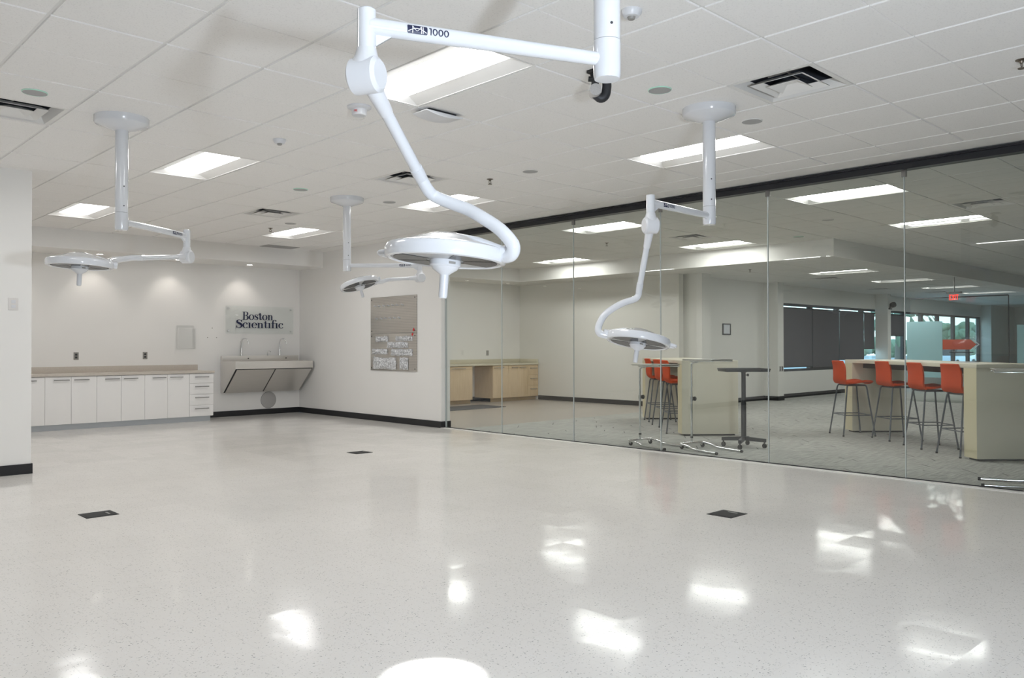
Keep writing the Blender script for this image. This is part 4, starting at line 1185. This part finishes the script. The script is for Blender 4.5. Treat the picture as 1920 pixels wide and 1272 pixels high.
def bag(y0, y1, z0, z1, lab, seed):
    rnd = random.Random(seed)
    yc, zc2 = (y0 + y1) / 2, (z0 + z1) / 2
    loc = (XP - 0.015, yc, zc2)
    t = thing('plastic_bag', lab, 'plastic bag', loc, 0, 'clear bags on the pegboard')
    nx, nz = 18, 10; m = MB(loc); g = []
    ph = [rnd.uniform(0, 6) for _ in range(6)]
    for i in range(nx + 1):
        row = []
        for j in range(nz + 1):
            u, v = i / nx * 2 - 1, j / nz * 2 - 1
            edge = (1 - u ** 4) * (1 - v ** 4)
            b = 0.006 + 0.045 * edge * (0.65 + 0.35 * math.sin(5 * u + ph[0]) * math.cos(4 * v + ph[1])) + rnd.uniform(-0.006, 0.006) * edge
            yy = yc + u * (y1 - y0) / 2 * (1 - 0.10 * abs(math.sin(3 * v + ph[2]))) ; z2 = zc2 + v * (z1 - z0) / 2 * (1 - 0.14 * abs(math.sin(2.5 * u + ph[3])))
            row.append((XP - 0.016 - b, yy, z2))
        g.append(row)
    for i in range(nx):
        for j in range(nz): m.poly([g[i][j], g[i + 1][j], g[i + 1][j + 1], g[i][j + 1]])
    bmesh.ops.remove_doubles(m.bm, verts=m.bm.verts, dist=1e-5)
    m.build('film', M['bag'], t, sharp=20, solid=0.001)
    for k in range(max(3, int((y1 - y0) / 0.07))):
        y = y0 + (y1 - y0) * (0.12 + 0.76 * k / max(1, int((y1 - y0) / 0.07) - 1)); z = zc2 + rnd.uniform(-0.25, 0.25) * (z1 - z0)
        MB(loc).tube([(XP - 0.024, y, z - 0.3 * (z1 - z0)), (XP - 0.028, y + rnd.uniform(-0.02, 0.02), z + 0.3 * (z1 - z0))], 0.007, 8).build('spare_peg', M['white_satin'], t)
bag(11.30, 11.69, 1.34, 1.44, 'clear bag with a row of white pegs, upper left on the lower pegboard panel', 1)
bag(10.62, 11.12, 1.35, 1.437, 'flat clear bag at the upper right of the lower pegboard panel', 2)
bag(10.74, 11.36, 1.235, 1.345, 'clear bag second from the top at the right of the lower panel', 3)
bag(11.32, 11.80, 1.13, 1.228, 'clear bag at the middle left of the lower pegboard panel', 4)
bag(10.62, 11.25, 1.107, 1.225, 'wide clear bag in the middle right of the lower pegboard panel', 5)
bag(11.07, 11.78, 0.875, 1.087, 'largest clear bag at the bottom left of the pegboard', 6)
bag(10.75, 11.0, 0.878, 1.094, 'narrow shiny clear bag at the bottom right of the pegboard', 7)

# ================================================================ FLOOR BOXES
fb = None
for x, y, lab in ((2.02, 6.62, 'dark floor power box at the left, under the left surgical lamp'), (5.44, 8.31, 'smallest dark floor power box, in the middle distance'), (5.42, 3.33, 'dark floor power box at the right, before the glass')):
    if fb is None:
        fb = thing('floor_box', lab, 'floor box', (x, y, 0), 0, 'power boxes in the floor')
        MB().box((-0.115, -0.105, 0), (0.115, 0.105, 0.003), 0.001).build('flange', M['rubber'], fb)
        MB().box((-0.09, -0.08, 0.003), (0.09, 0.08, 0.004)).build('lid', M['rubber'], fb)
        MB().box((0.055, -0.05, 0.004), (0.07, 0.03, 0.0055)).build('pull_slot', M['nickel'], fb)
    else: dup(fb, (x, y, 0), 0, lab)

# ================================================================ BAR TABLES AND STOOLS
def bar_table(near_left, L, lab, rz):
    """local +x runs along the table (away), +y to its left; origin at the near left foot"""
    W, H = 0.80, 1.06
    t = thing('bar_table', lab, 'table', (near_left[0], near_left[1], 0), rz, 'high bar tables')
    MB().box((0.0, -W, H - 0.045), (L, 0, H), 0.002).build('tabletop', M['almond'], t)
    for x0 in (0.0, L - 0.24):
        p = MB().box((x0, -W, 0.025), (x0 + 0.24, 0, H - 0.045), 0.002).build('leg_panel', M['almond'], t)
        MB().box((x0 + 0.03, -W + 0.04, 0.0), (x0 + 0.21, -0.04, 0.025)).build('plinth', M['rubber'], p)
        MB().box((x0 + 0.002, -0.0005, 0.027), (x0 + 0.238, 0.0015, H - 0.047)).build('edge_band', M['almond_edge'], p)
    MB().box((0.24, -W + 0.10, H - 0.12), (L - 0.24, -0.16, H - 0.045)).build('support_rail', M['dark_metal'], t)
    return t
AT = math.radians(48.2)
bar_table((9.82, 2.94), 3.25, 'high bar table with four stools, its near end at the right photo edge', AT)
bar_table((9.68, 6.66), 2.85, 'high bar table behind the chrome stands, seen end on', AT)

def make_stool():
    t = thing('bar_stool', '', 'stool', (0, 0, 0))
    # shell: profile from front lip over seat, through the bend, to the top of the back
    prof = [(0.215, 0.728), (0.20, 0.742), (0.12, 0.752), (0.0, 0.737), (-0.09, 0.728), (-0.16, 0.738), (-0.205, 0.778), (-0.222, 0.84), (-0.224, 0.91), (-0.234, 0.99), (-0.255, 1.052)]
    half = [0.17, 0.188, 0.200, 0.203, 0.198, 0.192, 0.188, 0.186, 0.186, 0.180, 0.160]
    pr = spline([(a, 0, b) for a, b in prof], 4); hv = spline([(a, 0, 0) for a in half], 4)
    m = MB(); rows = []; nv = 12
    for i, p in enumerate(pr):
        row = []
        fr = i / (len(pr) - 1)
        for j in range(nv + 1):
            v = j / nv * 2 - 1
            cup = 0.022 * v * v if fr < 0.5 else 0.0
            wrap = 0.045 * v * v * min(1, max(0, (fr - 0.45) * 4))
            row.append(m.bm.verts.new((p.x + wrap, v * hv[i].x, p.z + cup)))
        rows.append(row)
    for i in range(len(rows) - 1):
        for j in range(nv): m.bm.faces.new((rows[i][j], rows[i + 1][j], rows[i + 1][j + 1], rows[i][j + 1]))
    sh = m.build('seat_shell', M['orange'], t, sharp=60, solid=0.026)
    bv = sh.modifiers.new('round', 'BEVEL'); bv.width = 0.009; bv.segments = 2; bv.limit_method = 'ANGLE'
    FT = {}
    for sx in (-1, 1):
        for sy in (-1, 1):
            top = Vector((sx * 0.125 - 0.005, sy * 0.145, 0.708)); knee = Vector((sx * 0.14 - 0.005, sy * 0.155, 0.68)); foot = Vector((sx * 0.225 - 0.005, sy * 0.225, 0.012))
            FT[(sx, sy)] = (knee, foot)
            lg = MB().tube(spline([top - Vector((sx * 0.03, 0, -0.003)), top, knee, knee + (foot - knee) * 0.1], 3) + [foot], 0.0105, 12).build('leg', M['stool_leg'], t)
            MB().lathe([(0.013, 0.0), (0.013, 0.018), (0.0, 0.020)], org=(foot.x, foot.y, 0), seg=12).build('foot_glide', M['rubber'], lg)
    m = MB()
    for sx in (-1, 1): m.tube([(sx * 0.115 - 0.005, -0.145, 0.708), (sx * 0.115 - 0.005, 0.145, 0.708)], 0.0105, 10)
    for sy in (-1, 1): m.tube([(-0.12, sy * 0.145, 0.708), (0.12, sy * 0.145, 0.708)], 0.0105, 10)
    m.build('seat_frame', M['stool_leg'], t)
    z = 0.295; C = {}
    for k3, (kn, ft) in FT.items(): C[k3] = ft + (kn - ft) * ((z - ft.z) / (kn.z - ft.z))
    for a, b in (((-1, -1), (1, -1)), ((1, -1), (1, 1)), ((1, 1), (-1, 1)), ((-1, 1), (-1, -1))):
        MB().tube([C[a], C[b]], 0.007, 10).build('footrest_bar', M['stool_leg'], t)
    return t
st = make_stool()
SR = math.radians(-41.5)
stools = [(11.515, 5.05, 'orange bar stool pulled out at the far end of the right table'), (11.37, 4.38, 'second orange bar stool from the far end of the right table'),
          (10.775, 3.745, 'third orange bar stool from the far end, right of the glass joint'), (10.285, 3.18, 'nearest orange bar stool of the right table, beside its near leg panel'),
          (10.08, 6.98, 'nearest orange bar stool of the left table, behind the chrome stand'), (10.75, 7.62, 'middle orange bar stool of the left table, overlapped by the nearest'), (11.36, 8.25, 'farthest orange bar stool of the left table')]
for n, (x, y, lab) in enumerate(stools):
    g = 'orange stools at the right bar table' if n < 4 else 'orange stools at the left bar table'
    if n == 0: st.location = (x, y, 0); st.rotation_euler = (0, 0, SR); st['label'] = lab; st['group'] = g
    else: dup(st, (x, y, 0), SR + (0.03 if n % 2 else -0.04), lab, g)
def on_table(nl, u, v):
    return (nl[0] + u * math.cos(AT) - v * math.sin(AT), nl[1] + u * math.sin(AT) + v * math.cos(AT))
x, y = on_table((9.82, 2.94), 0.95, -0.45)
tag(MB().box((-0.15, -0.11, 0), (0.15, 0.11, 0.006)).build('papers', M['paper']), 'pale papers lying on the right bar table', 'papers', loc=(x, y, 1.0605)).rotation_euler = (0, 0, 0.5)

# ================================================================ MAYO STANDS, PEDESTAL TABLE
def mayo(x, y, rz, trz, lab, tray_mat):
    """heading +x: legs and tray reach forward"""
    t = thing('instrument_stand', lab, 'instrument stand', (x, y, 0), rz, 'chrome instrument stands')
    c = M['chrome']
    wv = 0.19
    MB().tube(spline([(0.10, -wv, 0.05), (0.0, -wv, 0.062), (-0.01, -wv + 0.03, 0.064), (-0.01, 0, 0.066), (-0.01, wv - 0.03, 0.064), (0.0, wv, 0.062), (0.10, wv, 0.05)], 4), 0.0125, 12).build('rear_bar', c, t)
    for s2 in (-1, 1):
        lg = MB().tube(spline([(0.09, s2 * wv, 0.052), (0.17, s2 * wv, 0.038), (0.24, s2 * (wv + 0.005), 0.022), (0.50, s2 * (wv + 0.01), 0.016), (0.62, s2 * (wv + 0.01), 0.016)], 4), 0.0125, 12).build('leg', c, t)
        MB().tube([(0.615, s2 * (wv + 0.01), 0.016), (0.64, s2 * (wv + 0.01), 0.016)], 0.0155, 12).build('rubber_tip', M['rubber'], lg)
        cs = MB().lathe([(0.026, -0.011), (0.028, 0.0), (0.026, 0.011)], org=(0.0, s2 * (wv - 0.02), 0.028), axis=(0, 1, 0), seg=18).build('caster', M['rubber'], t)
        MB().box((-0.012, s2 * (wv - 0.02) - 0.014, 0.028), (0.012, s2 * (wv - 0.02) + 0.014, 0.058)).build('caster_fork', c, cs)
    MB().tube([(-0.01, 0, 0.06), (-0.01, 0, 0.62)], 0.0135, 16).build('outer_pole', c, t)
    MB().tube([(-0.01, 0, 0.125), (-0.01, 0, 0.145)], 0.0175, 14).build('pole_collar', M['rubber'], t)
    cl = MB().tube([(-0.01, 0, 0.585), (-0.01, 0, 0.635)], 0.019, 16).build('clamp_collar', c, t)
    MB().lathe([(0.006, 0), (0.006, 0.03), (0.026, 0.032), (0.028, 0.05), (0.02, 0.058), (0.0, 0.058)], org=(-0.01, 0, 0.61), axis=(0.3, 1, 0), seg=18).build('clamp_knob', M['rubber'], cl)
    MB().tube(spline([(-0.01, 0, 0.60), (-0.01, 0, trz - 0.10), (0.0, 0, trz - 0.055), (0.045, 0, trz - 0.035), (0.10, 0, trz - 0.032)], 6), 0.0115, 14).build('mast', c, t)
    m = MB()
    for s2 in (-1, 1): m.tube(spline([(0.06, 0, trz - 0.032), (0.10, s2 * 0.10, trz - 0.028), (0.16, s2 * 0.16, trz - 0.02), (0.50, s2 * 0.16, trz - 0.02), (0.52, s2 * 0.14, trz - 0.012)], 4), 0.0065, 10)
    m.tube([(0.52, -0.14, trz - 0.012), (0.52, 0.14, trz - 0.012)], 0.0065, 10)
    m.build('tray_frame', c, t)
    m = MB()
    a, b, a2, b2 = 0.24, 0.17, 0.265, 0.195; cx = 0.27
    m.poly([(cx - a, -b, trz - 0.012), (cx + a, -b, trz - 0.012), (cx + a, b, trz - 0.012), (cx - a, b, trz - 0.012)])
    for (p, q) in (((-1, -1), (1, -1)), ((1, -1), (1, 1)), ((1, 1), (-1, 1)), ((-1, 1), (-1, -1))):
        m.poly([(cx + p[0] * a, p[1] * b, trz - 0.012), (cx + q[0] * a, q[1] * b, trz - 0.012), (cx + q[0] * (a + 0.01), q[1] * (b + 0.01), trz + 0.006), (cx + p[0] * (a + 0.01), p[1] * (b + 0.01), trz + 0.006)])
        m.poly([(cx + p[0] * (a + 0.01), p[1] * (b + 0.01), trz + 0.006), (cx + q[0] * (a + 0.01), q[1] * (b + 0.01), trz + 0.006), (cx + q[0] * a2, q[1] * b2, trz + 0.006), (cx + p[0] * a2, p[1] * b2, trz + 0.006)])
    bmesh.ops.remove_doubles(m.bm, verts=m.bm.verts, dist=1e-5)
    m.build('tray', M['steel'], t, solid=0.002)
    return t
mayo(8.47, 6.46, math.atan2(-0.98, -0.16), 1.03, 'left chrome instrument stand behind the glass, below the tilted lamp', None)
mayo(8.62, 5.78, math.atan2(-0.97, -0.24), 1.10, 'middle chrome instrument stand, before the end on bar table', None)
mayo(8.50, 1.86, math.atan2(0.94, -0.35), 1.045, 'right chrome instrument stand cut by the right photo edge', None)

t = thing('pedestal_table', 'charcoal pedestal instrument table with four casters behind the glass', 'table', (9.15, 5.38, 0))
AZ = math.radians(20)
for k2 in range(4):
    a = AZ + k2 * PI / 2
    d = Vector((math.cos(a), math.sin(a), 0)); s2 = Vector((-d.y, d.x, 0))
    lg = MB().prism([d * 0.02 - s2 * 0.022 + Vector((0, 0, 0.085)), d * 0.27 - s2 * 0.018 + Vector((0, 0, 0.075)), d * 0.27 - s2 * 0.018 + Vector((0, 0, 0.115)), d * 0.02 - s2 * 0.022 + Vector((0, 0, 0.135))], s2 * 0.04).build('foot_arm', M['dark_metal'], t)
    MB().lathe([(0.028, -0.012), (0.030, 0.0), (0.028, 0.012)], org=d * 0.25 + Vector((0, 0, 0.030)), axis=s2 + d * 0.6, seg=18).lathe([(0.008, 0.03), (0.010, 0.08)], org=d * 0.25, seg=10).build('caster', M['rubber'], lg)
MB().lathe([(0.032, 0.10), (0.032, 0.55), (0.030, 0.56)], seg=20).lathe([(0.027, 0.55), (0.027, 0.93), (0.05, 0.945)], seg=20).build('column', M['dark_metal'], t)
MB().lathe([(0.005, 0), (0.005, 0.03), (0.016, 0.032), (0.016, 0.05), (0.0, 0.052)], org=(0.025, 0, 0.90), axis=(0.7, -0.7, 0), seg=14).build('lock_knob', M['rubber'], t)
MB().box((-0.27, -0.20, 0.945), (0.27, 0.20, 0.968), 0.006, math.radians(-43), (0, 0, 0)).build('tabletop', M['dark_metal'], t)
m = MB()
for (lo, hi) in (((-0.275, -0.205, 0.965), (0.275, -0.19, 0.984)), ((-0.275, 0.19, 0.965), (0.275, 0.205, 0.984)), ((-0.275, -0.19, 0.965), (-0.26, 0.19, 0.984)), ((0.26, -0.19, 0.965), (0.275, 0.19, 0.984))):
    m.box(lo, hi, 0.003, math.radians(-43), (0, 0, 0))
m.build('rim', M['dark_metal'], t)

# ================================================================ FAR ROOM DETAILS
loc = (15.87, 9.75, 1.635)
t = thing('picture_frame', 'small dark framed notice on the far wall between two columns', 'picture', loc)
m = MB(loc)
m.box((15.71, 9.73, 1.51), (15.735, 9.75, 1.76)).box((16.005, 9.73, 1.51), (16.03, 9.75, 1.76)).box((15.735, 9.73, 1.51), (16.005, 9.75, 1.535)).box((15.735, 9.73, 1.735), (16.005, 9.75, 1.76))
m.build('frame', M['dark_metal'], t)
MB(loc).box((15.735, 9.742, 1.535), (16.005, 9.75, 1.735)).build('sheet', M['paper'], t)

# wall camera on the far column
loc = (23.86, 9.4, 2.40)
t = thing('wall_camera', 'black security camera on the far white column', 'camera', loc)
MB(loc).box((23.84, 9.37, 2.30), (24.02, 9.4, 2.34)).box((23.90, 9.33, 2.34), (23.94, 9.4, 2.38)).build('bracket', M['rubber'], t)
MB(loc).lathe([(0.0, -0.09), (0.06, -0.07), (0.085, 0.0), (0.06, 0.07), (0.0, 0.09)], org=(23.94, 9.31, 2.43), axis=(0.4, -0.8, 0.3), seg=20).build('dome', M['rubber'], t)

# exit sign hung from the low ceiling
loc = Vector((18.96, 6.06 + 0.35, ZL))
E0 = Vector((18.96, 6.06, 2.296)); E0.z = 2.296
t = thing('exit_sign', 'hanging exit sign with red letters behind the glass at right', 'exit sign', (18.96, 6.10, ZL))
loc = (18.96, 6.10, ZL)
rt = Vector((0.0, -1.0, 0)); nrm = Vector((-1.0, 0.0, 0))
fc = Vector((18.96, 6.10, 2.30))
MB(loc).box((18.95, 5.96, 2.215), (18.985, 6.24, 2.385), 0.004).build('panel', M['acrylic'], t)
MB(loc).box((18.94, 5.95, 2.385), (18.995, 6.25, 2.42), 0.004).build('housing', M['nickel'], t)
MB(loc).tube([(18.967, 6.10, 2.42), (18.967, 6.10, ZL)], 0.010, 10).build('stem', M['nickel'], t)
tot = sum(grot(c)[1] for c in 'EXIT'); x = 0
for ch in 'EXIT':
    q, adv = grot(ch); m = MB(loc)
    quads_to(m, q, lambda a, b: fc + nrm * 0.0125 + rt * ((x + a - tot / 2) * 0.078) + Vector((0, 0, (b - 0.5) * 0.118)))
    m.build('letter', M['exit_red'], t, solid=0.003); x += adv
# emergency light beside it
loc = (18.96, 5.55, ZL)

# far glass lobby partition with frosted film and the red arrow
XPz = 19.5
G = MB().box((XPz - 0.006, 5.22, 0.0), (XPz + 0.006, 7.20, 2.32)).build('window_31', M['glass']); G['kind'] = 'structure'
MB().box((XPz - 0.02, 5.22, 2.32), (XPz + 0.02, 7.20, 2.345)).build('head_channel', M['frame_dark'], G)
MB().box((XPz - 0.012, 5.205, 0.0), (XPz + 0.012, 5.22, 2.33)).build('edge_profile', M['frame_dark'], G)
fm = MB((XPz - 0.009, 6.9, 1.2)).box((XPz - 0.010, 6.52, 0.55), (XPz - 0.007, 7.28, 1.81)).build('frosted_panel', M['frost'])
tag(fm, 'pale blue frosted panel behind the right bar table', 'panel', loc=(XPz - 0.009, 6.9, 1.2))
loc = (XPz - 0.009, 6.15, 1.29)
t = thing('arrow_decal', 'red arrow sign with white tip pointing right on the far glass', 'sign', loc)
ya, yb, yc2 = 6.515, 5.95, 5.83
m = MB(loc); m.prism([(XPz - 0.012, ya, 1.18), (XPz - 0.012, yb, 1.18), (XPz - 0.012, yc2, 1.29), (XPz - 0.012, yb, 1.40), (XPz - 0.012, ya, 1.40)], (0.004, 0, 0)); m.build('arrow', plain('arrow_red', (0.62, 0.09, 0.035), 0.5, var=0.05), t)
m = MB(loc); m.prism([(XPz - 0.0122, yb - 0.03, 1.18), (XPz - 0.0122, yb - 0.06, 1.18), (XPz - 0.0122, yc2 - 0.06, 1.29), (XPz - 0.0122, yb - 0.06, 1.40), (XPz - 0.0122, yb - 0.03, 1.40), (XPz - 0.0122, yc2 - 0.03, 1.29)], (0.004, 0, 0)); m.build('white_tip', M['paper'], t)
loc = (XPz, 6.1, 1.12)
t = thing('pull_handle', 'horizontal dark pull bar on the far glass under the arrow', 'door handle', loc)
MB(loc).tube([(XPz - 0.05, 6.36, 1.12), (XPz - 0.05, 5.88, 1.12)], 0.012, 10).build('bar', M['dark_metal'], t)
for y in (6.32, 5.92): MB(loc).tube([(XPz - 0.05, y, 1.12), (XPz - 0.006, y, 1.12)], 0.009, 10).build('post', M['dark_metal'], t)
G = MB().box((XPz - 0.006, 2.6, 0.0), (XPz + 0.006, 5.19, 2.32)).build('window_32', M['glass']); G['kind'] = 'structure'
fm = MB((XPz - 0.009, 4.6, 1.1)).box((XPz - 0.010, 3.2, 0.55), (XPz - 0.007, 5.06, 1.70)).build('frosted_panel', M['frost'])
tag(fm, 'greyish frosted panel at the right photo edge on the far glass', 'panel', loc=(XPz - 0.009, 4.6, 1.1))

# outdoors beyond the windows
def tree(x, y, h, r, lab, seed):
    rnd = random.Random(seed)
    t = thing('tree', lab, 'tree', (x, y, -0.12), 0, 'trees outside the windows')
    MB().tube([(0, 0, 0), (0.05, 0, h * 0.5), (0, 0.05, h * 0.8)], [0.18, 0.14, 0.08], 10).build('trunk', M['trunk'], t)
    m = MB()
    for k3 in range(60):
        b = bmesh.new(); bmesh.ops.create_icosphere(b, subdivisions=2, radius=r * rnd.uniform(0.16, 0.30))
        o = Vector((rnd.uniform(-1, 1) * r * 0.8, rnd.uniform(-1, 1) * r * 0.8, h * 0.72 + rnd.uniform(-0.9, 0.6) * r))
        for v in b.verts: v.co = v.co * rnd.uniform(0.86, 1.14) + o
        m.merge(b)
    m.build('crown', M['leaf'], t)
tree(58, 18.5, 2.7, 1.2, 'leftmost leafy tree outside the far windows', 1)
tree(70, 23, 2.8, 1.35, 'middle leafy tree outside the far windows', 2)
tree(82, 26, 3.2, 1.5, 'rightmost leafy tree outside the far windows', 3)
t = thing('hedge', 'long green hedge outside beyond the parking lot', 'hedge', (100, 32, -0.12))
m = MB(); rnd = random.Random(5)
for k3 in range(160):
    b = bmesh.new(); bmesh.ops.create_icosphere(b, subdivisions=2, radius=rnd.uniform(0.5, 0.9))
    o = Vector((rnd.uniform(-0.7, 0.7), -20 + k3 * 0.43, 0.6 + rnd.uniform(-0.2, 1.3)))
    for v in b.verts: v.co = v.co * rnd.uniform(0.86, 1.14) + o
    m.merge(b)
m.build('foliage', M['leaf'], t)
t = thing('palm_tree', 'palm with dark fronds close outside the far windows', 'tree', (31.8, 12.2, -0.12))
MB().tube([(0, 0, 0), (0.1, 0, 1.5), (0.15, 0, 3.1)], [0.16, 0.13, 0.11], 12).build('trunk', M['trunk'], t)
m = MB()
for k3 in range(18):
    a = k3 * 2 * PI / 18; d = Vector((math.cos(a), math.sin(a), 0)); s2 = Vector((-d.y, d.x, 0))
    o = Vector((0.15, 0, 3.05))
    pts = [o + d * (0.28 * i) + Vector((0, 0, 0.16 * i - 0.075 * i * i)) for i in range(7)]
    for i in range(6):
        for sg in (-1, 1):
            p = pts[i]; q = pts[i + 1]
            tip = (p + q) / 2 + s2 * sg * 0.30 * (1 - i / 8) + d * 0.12 - Vector((0, 0, 0.14))
            m.poly([p, q, tip])
m.build('frond', M['leaf'], t, solid=0.006)
loc = (48.5, 15.9, -0.12)
t = thing('parked_car', 'pale blue car parked outside the far windows', 'car', loc)
MB().box((-2.1, -0.85, 0.28), (2.1, 0.85, 0.85), 0.12).build('body', M['car'], t)
MB().prism([(-1.3, -0.75, 0.85), (1.2, -0.75, 0.85), (0.7, -0.75, 1.38), (-0.8, -0.75, 1.38)], (0, 1.5, 0)).build('cabin', M['frame_dark'], t)
for xx in (-1.3, 1.3):
    for yy in (-0.78, 0.78): MB().lathe([(0.32, -0.1), (0.33, 0), (0.32, 0.1)], org=(xx, yy, 0.33), axis=(0, 1, 0), seg=20).build('wheel', M['rubber'], t)
